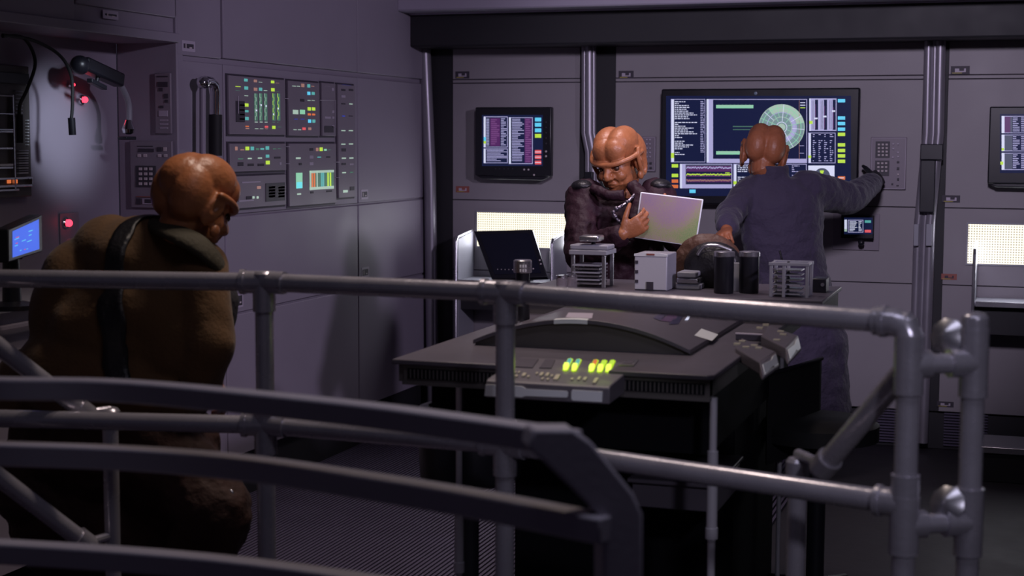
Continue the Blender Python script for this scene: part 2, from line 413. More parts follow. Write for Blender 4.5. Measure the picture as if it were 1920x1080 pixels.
R(640, 400, 800, 408, 'gd', .002); R(640, 425, 800, 431, 'gd', .002)
for y in (215, 235, 255): R(1165, y, 1204, y+6, 'y' if y > 250 else 'w', .002)
R(1156, 200, 1159, 660, 's', .002); R(1160, 552, 1195, 556, 'v', .002); R(1160, 610, 1195, 614, 'v', .002)
# upper right bars
R(1236, 185, 1448, 438, 'v'); R(1236, 185, 1246, 438, 'w', .002); R(1236, 360, 1262, 384, 'y', .003)
for i, x in enumerate((1280, 1350, 1418)):
    R(x, 195, x+24, 430, 'k', .002); R(x+2, 230+i*12, x+8, 420, 'm', .0025); R(x-6, (335, 320, 278)[i], x+20, (347, 332, 290)[i], 'w', .003)
    R(x-24, 200, x-21, 425, 'k', .002); R(x-12, 200, x-9, 425, 'd', .002)
# lower right table
outline(1228, 452, 1440, 690, 5, 'v'); R(1228, 452, 1248, 690, 'w'); R(1228, 630, 1250, 650, 'y', .002)
for x in (1264, 1308, 1352, 1396): textcol(x, x+32, 460, 680, 14, 'v', (random.randrange(14), 2), True)
# lower row
R(228, 695, 635, 885, 'd'); outline(228, 695, 635, 885, 5, 'v'); R(232, 697, 272, 883, 'v', .002); R(228, 697, 244, 885, 'w', .0024); R(272, 855, 635, 885, 'v', .002)
R(278, 710, 628, 852, 'm', .002); R(278, 755, 628, 770, 'k', .0023); R(278, 795, 628, 812, 'k', .0023); R(278, 838, 628, 852, 'k', .0023)
for i in range(70):
    x = 278+i*5; 
    for yc, k, amp in ((725, 'v', 12), (778, 'y', 8), (824, 's', 9)):
        y = yc+random.uniform(-amp, amp)*.5; R(x, y-5, x+5, y+5, k, .0027)
for y in (762, 778): R(580, y, 615, y+6, 'y', .003)
outline(645, 695, 1215, 885, 5, 'v'); R(645, 695, 668, 885, 'w'); R(645, 830, 670, 855, 'y', .003); textcol(678, 820, 705, 880, 12, 'w', (4, 5)); textcol(1100, 1195, 705, 880, 12, 'v', (4,))
R(1228, 708, 1432, 885, 'w'); disc(1335, 790, 62, 'd', .002); disc(1335, 790, 45, 'y', .0024, a0=-2.0, a1=-1.2)
for y, k in ((190, 'c'), (325, 'c'), (368, 'c'), (412, 'c'), (452, 'y'), (534, 'y'), (578, 'y'), (620, 'y'), (662, 'y'), (792, 'o'), (834, 'o')):
    R(1458, y, 1515, y+26, k); R(1466, y+9, 1505, y+15, 'w' if k in 'o' else 'c' if k == 'y' else 'w', .0015) if k == 'o' else None
for y, k in ((697, 'y'), (772, 'y'), (816, 'o'), (858, 'o')): R(164, y, 214, y+26, k)
R(302, 895, 350, 922, 'c'); R(668, 902, 706, 922, 'y'); R(1360, 893, 1400, 918, 'b')
m.build('display', GM, t)
MB().lathe([(.008, 0), (.008, .003), (.004, .004)], at(1417, 175, Y=YS), (0, -1, 0)).build('indicator', G['d'], t)

# small wall monitor ------------------------------------------------
def monitor(label, x0, y0, x1, y1, group=None):
    Ym = YB-.09; t = thing('wall_monitor', label, 'monitor', at((x0+x1)/2, y1+12, Y=YB-.05)); xa, xb, za, zb = rectB(x0, y0, x1, y1, Ym)
    m = MB(); m.box((xa, Ym, za), (xb, YB-.045, zb)); m.prism([(xa+.005, Ym+.004, za), (xb-.005, Ym+.004, za), (xb-.05, Ym+.004, za-.022), (xa+.04, Ym+.004, za-.018)], (0, .035, 0))
    m.box((xa+.1, YB-.05, za+.08), (xb-.1, YB, zb-.08)); m.build('casing', blackp, t, bevel=.006); return t, Ym
t, Ym = monitor('square black monitor with two text windows, on the back wall left of the largest screen', 891, 201, 1033, 331)
m = MB(); s2 = 3.375
def Q(cx0, cy0, cx1, cy1, k, l=.001): paintB(m, 840+cx0/s2, 60+cy0/s2, 840+cx1/s2, 60+cy1/s2, k, Ym, l)
Q(215, 525, 600, 848, 'k', .0006)
def Qt(x0, x1, y0, y1, n, k, rag=True):
    h = (y1-y0)/n
    for i in range(n):
        e = x0+(x1-x0)*(random.choice((.5, .7, .85, 1)) if rag else 1); Q(x0, y0+i*h+h*.2, e, y0+i*h+h*.65, k, .003)
for (x0, y0, x1, y1) in ((226, 535, 378, 730), (226, 738, 378, 830), (386, 540, 536, 835)):
    Q(x0, y0, x1, y0+4, 'v', .0015); Q(x0, y1-4, x1, y1, 'v', .0015); Q(x1-4, y0, x1, y1, 'v', .0015); Q(x0, y0, x0+12, y1, 'w', .0015)
Q(240, 545, 262, 722, 'd', .002); Q(266, 545, 330, 722, 'm', .002); Q(485, 545, 530, 828, 'm', .002)
Qt(335, 372, 545, 720, 17, 'v'); Qt(405, 480, 548, 820, 27, 'v'); Qt(244, 372, 745, 820, 8, 'v'); Qt(272, 325, 550, 715, 13, 'n'); Qt(490, 528, 550, 825, 20, 'n'); Qt(242, 260, 548, 720, 17, 'v', False)
Q(226, 665, 240, 690, 'c', .003); Q(226, 690, 240, 706, 'y', .003)
for y, k in ((542, 'c'), (575, 'c'), (610, 'c'), (645, 'y'), (747, 'r'), (780, 'r'), (814, 'r')):
    Q(550, y, 590, y+24, k)
    if k == 'r': Q(550, y+10, 590, y+14, 'w', .002)
m.build('display', GM, t)
def keyrow(t, pts, r, Y, mt):
    for p in pts: MB().lathe([(r, 0), (r, .003), (r*.7, .004)], at(*p, Y=Y), (0, -1, 0), 12).build('button', mt, t)
keyrow(t, [(929+i*8, 316.5) for i in range(5)], .003, Ym, keyd)
keyrow(t, [(983, 318), (991, 318), (1001.5, 328)], .005, Ym, keym)
keyrow(t, [(1024, 229+i*10) for i in range(5)], .004, Ym, keyd); keyrow(t, [(1024, 284), (1024, 293)], .0055, Ym, keym)

t, Ym = monitor('black monitor at the right edge of the picture showing three stacked windows', 1856, 200, 2010, 346)
m = MB(); Q = lambda cx0, cy0, cx1, cy1, k, l=.001: paintB(m, 1560+cx0/2.572, 60+cy0/2.572, 1560+cx1/2.572, 60+cy1/2.572, k, Ym, l)
Q(810, 395, 1130, 680, 'k', .0006)
for y0, y1 in ((405, 488), (495, 575), (583, 665)):
    Q(826, y0, 1000, y0+3, 'v', .0015); Q(826, y1-3, 1000, y1, 'v', .0015); Q(818, y0, 832, y1, 'w', .0015); Q(832, y0+3, 870, y1-3, 'd', .0018)
    Qt(872, 905, y0+6, y1-6, 8, 'v'); Qt(912, 990, y0+6, y1-6, 8, 'v')
Q(818, 560, 830, 572, 'y', .003); Q(812, 625, 826, 640, 'y', .003); Q(832, 408, 860, 485, 'm', .002)
m.build('display', GM, t)

# small tablet on a bracket plate -----------------------------------
Ym = YB-.07
t = thing('wall_tablet', 'small lit handheld-size screen on a bracket below the outstretched arm', 'screen', at(1607, 470, Y=YB-.02))
xa, xb, za, zb = rectB(1562, 400, 1648, 470, YB-.01); MB().box((xa, YB-.01, za), (xb, YB, zb)).build('mounting_plate', panelm, t, bevel=.002)
xa, xb, za, zb = rectB(1577, 403, 1638, 448, Ym); MB().box((xa, Ym, za), (xb, Ym+.02, zb)).build('casing', blackp, t, bevel=.004)
MB().tube([(xa+.08, YB, (za+zb)/2), (xa+.08, Ym+.01, (za+zb)/2)], .012).build('arm', blackp, t)
MB().ell(at(1615, 455, Y=Ym), .016).build('knob', blackp, t)
m = MB(); Q = lambda cx0, cy0, cx1, cy1, k, l=.001: paintB(m, 1560+cx0/2.572, 60+cy0/2.572, 1560+cx1/2.572, 60+cy1/2.572, k, Ym, l)
Q(58, 895, 196, 975, 'k', .0006); Q(60, 905, 72, 962, 'w'); Q(78, 906, 150, 909, 'v'); Q(78, 964, 150, 967, 'v'); Q(148, 906, 151, 967, 'v'); Q(77, 906, 80, 967, 'v')
Qt(84, 122, 912, 962, 9, 'w'); Qt(128, 144, 912, 962, 7, 'w'); Q(158, 908, 188, 920, 't'); Q(158, 954, 188, 967, 'r'); Q(60, 950, 72, 962, 'p', .002)
m.build('display', GM, t)

# keypads on back wall ----------------------------------------------
def padB(label, x0, y0, x1, y1, blocks, keys, Yp=YB-.014):
    t = thing('wall_keypad', label, 'keypad', at((x0+x1)/2, y1, Y=YB)); xa, xb, za, zb = rectB(x0, y0, x1, y1, Yp)
    MB().box((xa, Yp, za), (xb, YB, zb)).build('faceplate', panelm, t, bevel=.003)
    m = MB(); e = .004; 
    for q in ((xa+e, za+e, xb-e, za+e+.002), (xa+e, zb-e-.002, xb-e, zb-e), (xa+e, za+e, xa+e+.002, zb-e), (xb-e-.002, za+e, xb-e, zb-e)): m.box((q[0], Yp-.0015, q[1]), (q[2], Yp, q[3]))
    m.build('rim', linem, t)
    for b in blocks:
        c = rectB(*b, Yp); MB().box((c[0], Yp-.003, c[2]), (c[1], Yp, c[3])).build('key_block', keyd, t, bevel=.001)
    for kx, ky, w, h, mt in keys:
        p = at(kx, ky, Y=Yp-.003); MB().box((p.x-w/2, Yp-.0075, p.z-h/2), (p.x+w/2, Yp-.002, p.z+h/2)).build('key', mt, t, bevel=.001)
ks = []
for r in range(4):
    for c in range(3): ks.append((1648+c*7.3, 271+r*6.6, .011, .009, keym))
for r in range(3):
    for c in range(3): ks.append((1647+c*7.3, 306+r*7.2, .011, .009, keym))
ks += [(1675, 270, .009, .008, linem), (1684, 270, .009, .008, linem), (1675, 279, .009, .008, linem), (1684, 286, .009, .008, linem), (1674, 295, .009, .008, linem), (1684, 294, .009, .008, linem), (1684, 304, .012, .01, keyd), (1684, 316, .012, .012, keyd), (1684, 327, .008, .008, keym), (1684, 336, .01, .012, keyd), (1673, 345, .009, .008, keyd), (1683, 348, .012, .006, keyd)]
padB('flush keypad under the gloved hand, right of the largest screen', 1633, 257, 1698, 356, [(1642, 265, 1668, 296), (1641, 301, 1667, 330)], ks)
ks = [(1213+c*6, 262+r*8, .01, .008, linem) for r in range(5) for c in range(2)] + [(1213+c*7, 306+r*9, .013, .011, keyd) for r in range(2) for c in range(2)]
padB('narrow keypad half hidden behind the head of the person holding a tablet', 1203, 256, 1229, 322, [], ks)

# light panels -------------------------------------------------------
lampm = bpy.data.materials.new('lit_grid'); lampm.use_nodes = True; nt = lampm.node_tree
b_ = nt.nodes['Principled BSDF']; tc = nt.nodes.new('ShaderNodeTexCoord'); sx = nt.nodes.new('ShaderNodeSeparateXYZ'); nt.links.new(tc.outputs['Object'], sx.inputs[0])
def wave(inp):
    a = nt.nodes.new('ShaderNodeMath'); a.operation = 'MULTIPLY'; a.inputs[1].default_value = 2*pi/.0125; nt.links.new(inp, a.inputs[0])
    s_ = nt.nodes.new('ShaderNodeMath'); s_.operation = 'SINE'; nt.links.new(a.outputs[0], s_.inputs[0]); return s_
m1, m2 = wave(sx.outputs[0]), wave(sx.outputs[2])
ml = nt.nodes.new('ShaderNodeMath'); ml.operation = 'MAXIMUM'; nt.links.new(m1.outputs[0], ml.inputs[0]); nt.links.new(m2.outputs[0], ml.inputs[1])
mr = nt.nodes.new('ShaderNodeMapRange'); mr.inputs[1].default_value = -.6; mr.inputs[2].default_value = .95; mr.inputs[3].default_value = .10; mr.inputs[4].default_value = 1.45
nt.links.new(ml.outputs[0], mr.inputs[0]); nt.links.new(mr.outputs[0], b_.inputs['Emission Strength'])
b_.inputs['Emission Color'].default_value = (1., .90, .60, 1); b_.inputs['Base Color'].default_value = (.8, .8, .7, 1)
def lightpanel(label, x0, y0, x1, y1):
    xa, xb, za, zb = rectB(x0, y0, x1, y1, YB-.004); t = thing('light_panel', label, 'light', ((xa+xb)/2, YB, za))
    MB().box((xa, YB-.006, za), (xb, YB-.001, zb)).build('diffuser', lampm, t, label='glowing cream grid')
    m = MB()
    for q in ((xa-.008, za-.008, xb+.008, za), (xa-.008, zb, xb+.008, zb+.008), (xa-.008, za, xa, zb), (xb, za, xb+.008, zb)): m.box((q[0], YB-.009, q[1]), (q[2], YB-.0005, q[3]))
    m.build('frame', greyp, t)
    l = bpy.data.lights.new('light_panel_lamp', 'AREA'); l.shape = 'RECTANGLE'; l.size = xb-xa; l.size_y = zb-za; l.energy = 2.2; l.color = (.86, .88, 1.)
    o = bpy.data.objects.new('light_panel_lamp', l); COL.objects.link(o); o.location = ((xa+xb)/2, YB-.012, (za+zb)/2); o.rotation_euler = (radians(90), 0, pi)
    o.rotation_euler = Vector((0, -1, 0)).to_track_quat('-Z', 'Z').to_euler(); o.parent = None
lightpanel('glowing cream grid light on the wall behind the tilted display', 895, 398, 1075, 466)
lightpanel('glowing cream grid light at the right edge of the picture', 1816, 420, 2010, 499)

# desks under the light panels --------------------------------------
def desk(label, px_a, px_b, ztop, zshelf):
    xa, xb = at(px_a, 440, Y=YB).x, at(px_b, 440, Y=YB).x; Y0 = YB-.27
    t = thing('wall_desk', label, 'desk', ((xa+xb)/2, YB-.14, 0))
    for x in (xa, xb):
        MB().prism([(x-.006, YB-.005, .02), (x-.006, Y0+.02, .02), (x-.006, Y0+.02, ztop-.01), (x-.006, YB-.005, ztop+.02)], (.012, 0, 0)).build('side_panel', greyp, t, bevel=.002)
        MB().tube([(x, Y0, 0), (x, Y0, ztop-.02), (x, Y0+.02, ztop)], .008, 12).build('leg', steel, t)
        MB().tube([(x, Y0+.02, ztop), (x, YB-.01, ztop+.025)], .007, 12).build('arm', steel, t)
    MB().box((xa+.006, Y0+.01, zshelf-.02), (xb-.006, YB-.005, zshelf)).build('desktop', greyp, t, bevel=.003)
    MB().box((xa+.01, Y0-.002, zshelf-.022), (xb-.01, Y0+.012, zshelf+.004)).build('edge_strip', steel, t, bevel=.002)
    MB().box((xa+.006, Y0+.06, zshelf-.16), (xb-.006, Y0+.08, zshelf-.03)).build('modesty_panel', darkw, t)
    return t
desk('narrow grey wall desk with thin steel legs in the left back corner', 887, 1062, 1.03, .80)
desk('narrow grey wall desk under the glowing light at the right edge', 1832, 2040, 1.03, .78)

# tilted display on the left desk
c = at(950, 478, Y=YB-.42); up = Vector((0, .30, .95)).normalized(); rt = Vector((1, -.05, 0)).normalized()
t = thing('tilted_display', 'dark flat display leaning back on the corner desk in front of the glowing light', 'display', (c.x, c.y+.04, .80))
q = [at(888, 433, Y=YB-.30), at(998, 430, Y=YB-.30), at(1026, 519, Y=YB-.46), at(922, 523, Y=YB-.46)]
n = (q[1]-q[0]).cross(q[2]-q[1]).normalized(); n = n if n.y > 0 else -n
MB().prism(q, n*.03).build('casing', blackp, t, bevel=.004)
ctr = sum(q, Vector())/4; qi = [ctr+(p-ctr)*.84-n*.002 for p in q]; MB().prism(qi, n*.003).build('screen', mat('dark_screen', (.01, .012, .025), .12, var=.05), t)
MB().hexa([ctr+n*.02+Vector((-.05, 0, -.03)), ctr+n*.02+Vector((.05, 0, -.03)), Vector((ctr.x+.05, YB-.20, .8)), Vector((ctr.x-.05, YB-.20, .8)),
           ctr+n*.03+Vector((-.05, .02, .03)), ctr+n*.03+Vector((.05, .02, .03)), Vector((ctr.x+.05, YB-.15, .8)), Vector((ctr.x-.05, YB-.15, .8))]).build('stand', blackp, t)
for p in ((933+i*7, 505+i*.2) for i in range(5)):
    f0 = at(*p, d=1); r_ = f0-CP; k = (q[0]-CP).dot(n)/r_.dot(n); MB().ell(CP+r_*k, .003, nu=8, nv=6).build('button', keym, t)
for p in ((1000, 504), (1012, 488), (1014, 495)):
    r_ = at(*p, d=1)-CP; k = (q[0]-CP).dot(n)/r_.dot(n); MB().ell(CP+r_*k, .005, nu=8, nv=6).build('button', keym, t)

# step at the right
a = at(1840, 838, Z=.16); m = MB(); m.box((a.x, a.y, 0), (a.x+1.4, a.y+.35, .145)); st = m.build('bench', darkw, bevel=.004)
tag(st, 'low dark step with a bright metal nosing at the right edge of the floor', 'step')
MB().box((a.x-.002, a.y-.015, .135), (a.x+1.4, a.y+.02, .165)).build('nosing', steel, st, bevel=.003); MB().box((a.x, a.y+.02, .145), (a.x+1.4, a.y+.35, .155)).build('tread', greyp, st); st.name = 'step'

# ------------------------------------------------------------------ left wall equipment
def panelL(label, x0, y0, x1, y1, X=XL, th=.012, name='control_panel'):
    ya, yb, za, zb = rectL(x0, y0, x1, y1, X+th); t = thing(name, label, 'control panel', (X, (ya+yb)/2, za), group=None)
    MB().box((X-.002, ya-.01, za-.008), (X+.003, yb+.004, zb+.008)).build('backing', frame_d, t)
    MB().box((X, ya, za), (X+th, yb, zb)).build('faceplate', panelm, t, bevel=.002)
    return t
def litL(t, x0, y0, x1, y1, k, X, name='indicator_light', th=.0015):
    ya, yb, za, zb = rectL(x0, y0, x1, y1, X); mt = G[k] if isinstance(k, str) else k
    MB().box((X-.0005, ya, za), (X+th, yb, zb)).build(name, mt, t)
XF = XL+.0125
c1f = lambda x, y: (420+x/8.307, 130+y/8.307)
def LC(t, f, x0, y0, x1, y1, k, name='indicator_light'): a, b = f(x0, y0), f(x1, y1); litL(t, a[0], a[1], b[0], b[1], k, XF, name)
t = panelL('widest upper control panel on the left wall, with five tall lit slider strips', 429, 141, 536, 253)
f = c1f
for (x0, y0, x1, y1, k) in ((315, 145, 365, 190, 't'), (180, 262, 255, 275, 'y'), (180, 325, 250, 333, 'gd'), (318, 265, 372, 318, 't'), (320, 407, 372, 418, 'p'),
    (325, 530, 378, 582, 'y'), (328, 635, 378, 670, 't'), (330, 740, 382, 792, 't'), (335, 880, 385, 895, 'o'), (338, 912, 388, 930, 's'),
    (465, 160, 510, 203, 's'), (540, 195, 592, 205, 'p'), (465, 285, 515, 335, 's'), (545, 285, 592, 335, 't'), (620, 325, 670, 336, 'p'),
    (733, 175, 780, 218, 'y'), (805, 210, 855, 218, 's'), (735, 292, 785, 345, 'y'), (808, 343, 858, 350, 'gd'),
    (482, 920, 532, 930, 'p'), (560, 922, 608, 930, 'p'), (636, 880, 684, 910, 'r'), (640, 920, 682, 930, 's'), (752, 880, 798, 928, 'y'), (835, 895, 890, 903, 'gd'),
    (480, 815, 522, 828, 'p'), (558, 815, 598, 828, 'p'), (636, 818, 674, 828, 'p'), (752, 820, 790, 828, 'gd'), (826, 822, 850, 828, 'gd')): LC(t, f, x0, y0, x1, y1, k)
for x, kk in ((470, 'p'), (545, 'p'), (622, 'p'), (748, 'y'), (822, 'y')):
    ya, yb, za, zb = rectL(*f(x, 375), *f(x+52, 800), XF); m = MB(); m.box((XF, ya, za), (XF+.001, yb, zb), 1); w = yb-ya; zz = zb
    i = 0
    while zz > za+.01:
        m.box((XF, ya+w*(.15+.3*(i % 2)), zz-.018), (XF+.002, ya+w*(.23+.3*(i % 2)), zz), 0); zz -= .016; i += 1
    m.build('slider_strip', [G[kk], G['gd']], t)
for x, y in ((502, 640), (575, 558), (652, 572), (770, 700), (840, 610)): LC(t, f, x-10, y-14, x+10, y+14, 'w', 'slider_mark')
LC(t, f, 180, 490, 322, 825, frame_d, 'readout')
for y in (545, 622, 692, 762): LC(t, f, 240, y, 322, y+25, linem, 'key')
t = panelL('second upper control panel, with paired green and blue square lamps', 541, 151, 600, 255)
f = lambda x, y: (530+x/8.307, 130+y/8.307)
for (x0, y0, x1, y1, k) in ((150, 255, 205, 268, 'p'), (222, 258, 268, 270, 'p'), (290, 222, 335, 278, 's'), (385, 232, 425, 285, 't'), (445, 258, 490, 270, 's'),
    (385, 348, 428, 400, 'c'), (452, 352, 496, 398, 't'), (388, 478, 432, 490, 'p'), (452, 480, 496, 490, 'p'), (390, 590, 437, 643, 'y'), (458, 592, 504, 643, 'y'),
    (392, 685, 436, 718, 'o'), (460, 688, 502, 718, 'o'), (397, 780, 440, 832, 'c'), (463, 782, 505, 832, 't'), (160, 630, 240, 700, 'p'), (270, 628, 345, 700, 'g'),
    (180, 770, 232, 780, 'b'), (280, 770, 338, 780, 'b'), (168, 935, 215, 945, 'p'), (238, 936, 285, 946, 'p'), (308, 905, 355, 945, 'r'), (400, 905, 442, 945, 's'), (275, 460, 335, 505, frame_d)): LC(t, f, x0, y0, x1, y1, k)
t = panelL('narrowest upper control panel, unlit, beside the tall strip panel', 604, 155, 630, 255)
for (x0, y0, x1, y1, k) in ((650, 258, 735, 268, linem), (765, 290, 795, 335, linem), (770, 640, 800, 680, linem), (655, 735, 745, 770, linem), (770, 735, 800, 770, linem), (768, 870, 800, 905, linem), (650, 880, 790, 985, frame_d), (650, 480, 790, 488, linem)): LC(t, f, x0, y0, x1, y1, k, 'key')
t = panelL('tall narrow control panel at the right end of the wall bank', 634, 158, 667, 369)
f2 = lambda x, y: (400+x/3, 60+y/3)
for (x0, y0, x1, y1, k) in ((725, 296, 775, 300, 'b'), (765, 402, 782, 408, 'p'), (725, 470, 740, 476, 'b'), (720, 552, 742, 558, 'p'), (762, 552, 784, 558, 'p'), (720, 628, 742, 634, 'p'), (763, 627, 785, 633, 'p'), (723, 707, 745, 713, 'p'), (765, 706, 787, 712, 'p'), (725, 788, 745, 794, 'p'), (768, 786, 786, 792, 'gd'),
    (720, 320, 742, 332, frame_d), (762, 320, 786, 332, frame_d), (720, 355, 742, 370, linem), (722, 655, 745, 672, frame_d), (722, 737, 745, 748, frame_d), (730, 890, 755, 902, 'p'), (768, 870, 792, 890, frame_d), (720, 400, 742, 408, frame_d), (762, 470, 784, 476, frame_d), (765, 740, 788, 748, linem)): LC(t, f2, x0, y0, x1, y1, k)
t = panelL('lower left control panel with a row of small coloured lamps', 431, 269, 537, 319)
f3 = lambda x, y: (420+x/7.2, 250+y/7.2)
for (x0, y0, x1, y1, k) in ((150, 180, 180, 230, 's'), (222, 215, 270, 230, 's'), (290, 180, 338, 228, 'y'), (360, 180, 402, 228, 't'), (430, 200, 472, 226, 'gd'), (492, 200, 538, 222, 't'), (562, 175, 606, 222, 't'), (660, 205, 700, 215, 'gd'), (725, 203, 760, 210, 'gd'),
    (190, 338, 255, 352, 'gd'), (322, 332, 372, 348, 'p'), (458, 327, 510, 342, 'p'), (565, 288, 608, 328, 't'), (565, 370, 615, 418, 'y'), (680, 315, 760, 340, frame_d), (185, 390, 260, 440, frame_d), (320, 410, 400, 440, frame_d), (455, 410, 538, 440, frame_d), (748, 390, 772, 425, linem)): LC(t, f3, x0, y0, x1, y1, k)
t = panelL('bottom left control panel with a black twin-column keypad', 431, 331, 537, 384)
for (x0, y0, x1, y1, k) in ((240, 655, 490, 662, linem), (445, 715, 495, 748, 's'), (385, 850, 410, 880, 'p'), (440, 850, 465, 880, 'p'), (300, 850, 370, 890, frame_d), (200, 905, 400, 912, linem)): LC(t, f3, x0, y0, x1, y1, k)
LC(t, f3, 560, 675, 820, 905, keyd, 'key_block')
for r in range(4):
    for x in (602, 730): LC(t, f3, x, 718+r*40, x+85, 742+r*40, linem, 'key')
t = panelL('lower middle control panel with a cyan lamp block and a lit striped window', 542, 269, 631, 380)
f4 = lambda x, y: (530+x/7.2, 250+y/7.2)
for (x0, y0, x1, y1, k) in ((450, 195, 480, 240, 's'), (500, 190, 538, 238, 'y'), (560, 210, 592, 235, 'g'), (612, 218, 645, 228, 'gd'), (180, 326, 240, 346, 'p'), (470, 315, 515, 328, 't'), (195, 812, 245, 828, 'p'), (362, 300, 412, 340, linem), (362, 390, 412, 430, linem), (365, 200, 410, 235, frame_d), (590, 310, 640, 330, frame_d), (220, 400, 255, 430, frame_d), (375, 785, 415, 810, frame_d), (590, 770, 665, 790, frame_d)): LC(t, f4, x0, y0, x1, y1, k)
LC(t, f4, 180, 535, 265, 740, 'g', 'lamp_block'); LC(t, f4, 182, 660, 262, 740, 'c', 'lamp_block')
LC(t, f4, 362, 505, 685, 745, 'gd', 'lit_window')
m = MB()
def LQ(x0, y0, x1, y1, mi, l):
    ya, yb, za, zb = rectL(*f4(x0, y0), *f4(x1, y1), XF); m.box((XF, ya, za), (XF+l, yb, zb), mi)
for r in ((362, 505, 685, 525), (362, 728, 685, 745), (362, 505, 380, 745), (452, 505, 468, 745)): LQ(*r, 0, .003)
for i, (x, k) in enumerate(((385, 1), (415, 1), (478, 2), (512, 3), (535, 3), (570, 2), (598, 4), (630, 4), (655, 2))): LQ(x, 530, x+20, 725, k, .0025)
m.build('window_frame', [G['p'], G['o'], G['gd'], G['t'], G['y']], t)
# connecting conduit lines on the bank
m = MB()
for p in ([(447, 180), (447, 213)], [(534, 185), (541, 185)], [(600, 188), (629, 188), (629, 240)], [(535, 275), (543, 275)], [(535, 307), (543, 307)], [(629, 304), (637, 304)], [(629, 333), (637, 333)]):
    m.tube([at(x, y, X=XF+.003) for x, y in p], .0016, 6)
tag(m.build('conduit_wire', linem), 'thin pale wires joining the control panels on the left wall', 'wires')

# alcove end wall (faces the camera): slim panel and keypad panel
def padA(label, x0, y0, x1, y1):
    Yp = YA-.012; t = thing('control_panel', label, 'control panel', at((x0+x1)/2, y1, Y=YA)); a, b, c, d = rectB(x0, y0, x1, y1, Yp)
    MB().box((a, Yp, c), (b, YA, d)).build('faceplate', panelm, t, bevel=.003); return t, Yp
def KA(t, Yp, f, x0, y0, x1, y1, mt, name='key', th=.003):
    p, q = f(x0, y0), f(x1, y1); a, b, c, d = rectB(p[0], p[1], q[0], q[1], Yp); MB().box((a, Yp-th, c), (b, Yp, d)).build(name, G[mt] if isinstance(mt, str) else mt, t, bevel=.0008)
f5 = lambda x, y: (x/2.7, y/2.7)
t, Yp = padA('slim vertical unlit panel on the alcove end wall above the keypad', 289, 137, 321, 251)
for q in ((795, 385, 850, 390), (798, 415, 850, 440), (805, 445, 825, 462), (830, 475, 852, 498), (835, 505, 852, 520), (808, 535, 828, 548), (805, 560, 850, 590), (810, 605, 852, 612), (810, 625, 852, 632), (810, 645, 852, 652)): KA(t, Yp, f5, *q, frame_d if q[1] < 560 else linem)
t, Yp = padA('keypad panel on the alcove end wall beside the bald head of the man in brown', 243, 264, 324, 391)
for q in ((695, 738, 775, 743), (700, 752, 780, 770), (795, 745, 820, 768)): KA(t, Yp, f5, *q, frame_d)
for q in ((828, 745, 845, 765), (697, 780, 714, 795), (727, 780, 745, 795), (800, 780, 817, 795), (830, 780, 848, 795)): KA(t, Yp, f5, *q, keym)
KA(t, Yp, f5, 688, 838, 792, 948, keyd, 'key_block')
for r in range(4):
    for c_ in range(3): KA(t, Yp, f5, 706+c_*26, 848+r*25, 722+c_*26, 862+r*25, keym, 'key', .006)
KA(t, Yp, f5, 690, 993, 800, 1000, redm, 'stripe'); KA(t, Yp, f5, 690, 1003, 715, 1035, frame_d); KA(t, Yp, f5, 722, 1005, 800, 1035, linem); KA(t, Yp, f5, 735, 1008, 768, 1028, frame_d, 'key', .005)

# chrome elbow pipe and sleeve on the left wall
t = thing('wall_pipe', 'bent chrome pipe with a black sleeve running down the left wall', 'pipe', at(400, 300, X=XL+.05))
xo = XL+.05
P = lambda x, y, dx=0: at(x, y, X=xo+dx)
MB().tube([P(404, 290), P(404, 172), P(402, 160), P(396, 153), P(385, 151), P(380, 156), P(379, 165)], .019, 16).build('pipe', chrome, t)
MB().tube([P(404, 215), P(404, 292)], .027, 18).build('sleeve', blackr, t); MB().tube([P(380, 166), P(380, 290)], .013, 12).build('return_pipe', wallm, t)
m = MB(); m.ell(P(381, 155, .005), (.026, .03, .026)); m.build('elbow_joint', chrome, t); MB().tube([P(400, 156), P(400, 156, -.048)], .012).build('wall_stud', chrome, t)

# alcove equipment ---------------------------------------------------
XR = XA+.03
t = thing('equipment_rack', 'dark open equipment rack of cards and wiring at the left edge', 'rack', at(30, 370, X=XA))
ya, yb, za, zb = rectL(-60, 116, 60, 368, XR); MB().box((XA, ya, za), (XR, yb, zb)).build('chassis', mat('rack_olive', (.11, .10, .095), .5, var=.2), t, bevel=.003)
f6 = lambda x, y: (x/3.857, 100+y/3.857)
def RK(x0, y0, x1, y1, mt, name, th=.01):
    ya, yb, za, zb = rectL(*f6(x0, y0), *f6(x1, y1), XR); MB().box((XR-.002, ya, za), (XR+th, yb, zb)).build(name, G[mt] if isinstance(mt, str) else mt, t, bevel=.001)
RK(-40, 135, 178, 225, blackp, 'module', .02)
for i in range(8): RK(95, 270+i*26, 150, 280+i*26, greyp, 'card')
for i in range(10): RK(120, 700+i*18, 190, 707+i*18, padm if i % 2 else greyp, 'card')
for y in (300, 430, 545, 560, 680, 800, 820): RK(-40, y, 62, y+14, steel if y % 100 else padm, 'rail', .02)
for y in range(480, 660, 22): RK(182, y, 196, y+10, padm, 'pin')
for q in ((-40, 900, 215, 908), (-40, 955, 215, 962), (206, 905, 215, 960), (-40, 985, 115, 993), (75, 300, 84, 990)): RK(*q, steel, 'tube_frame', .015)
RK(50, 912, 75, 940, 'o', 'warning_light', .004); RK(100, 912, 122, 940, 'o', 'warning_light', .004)

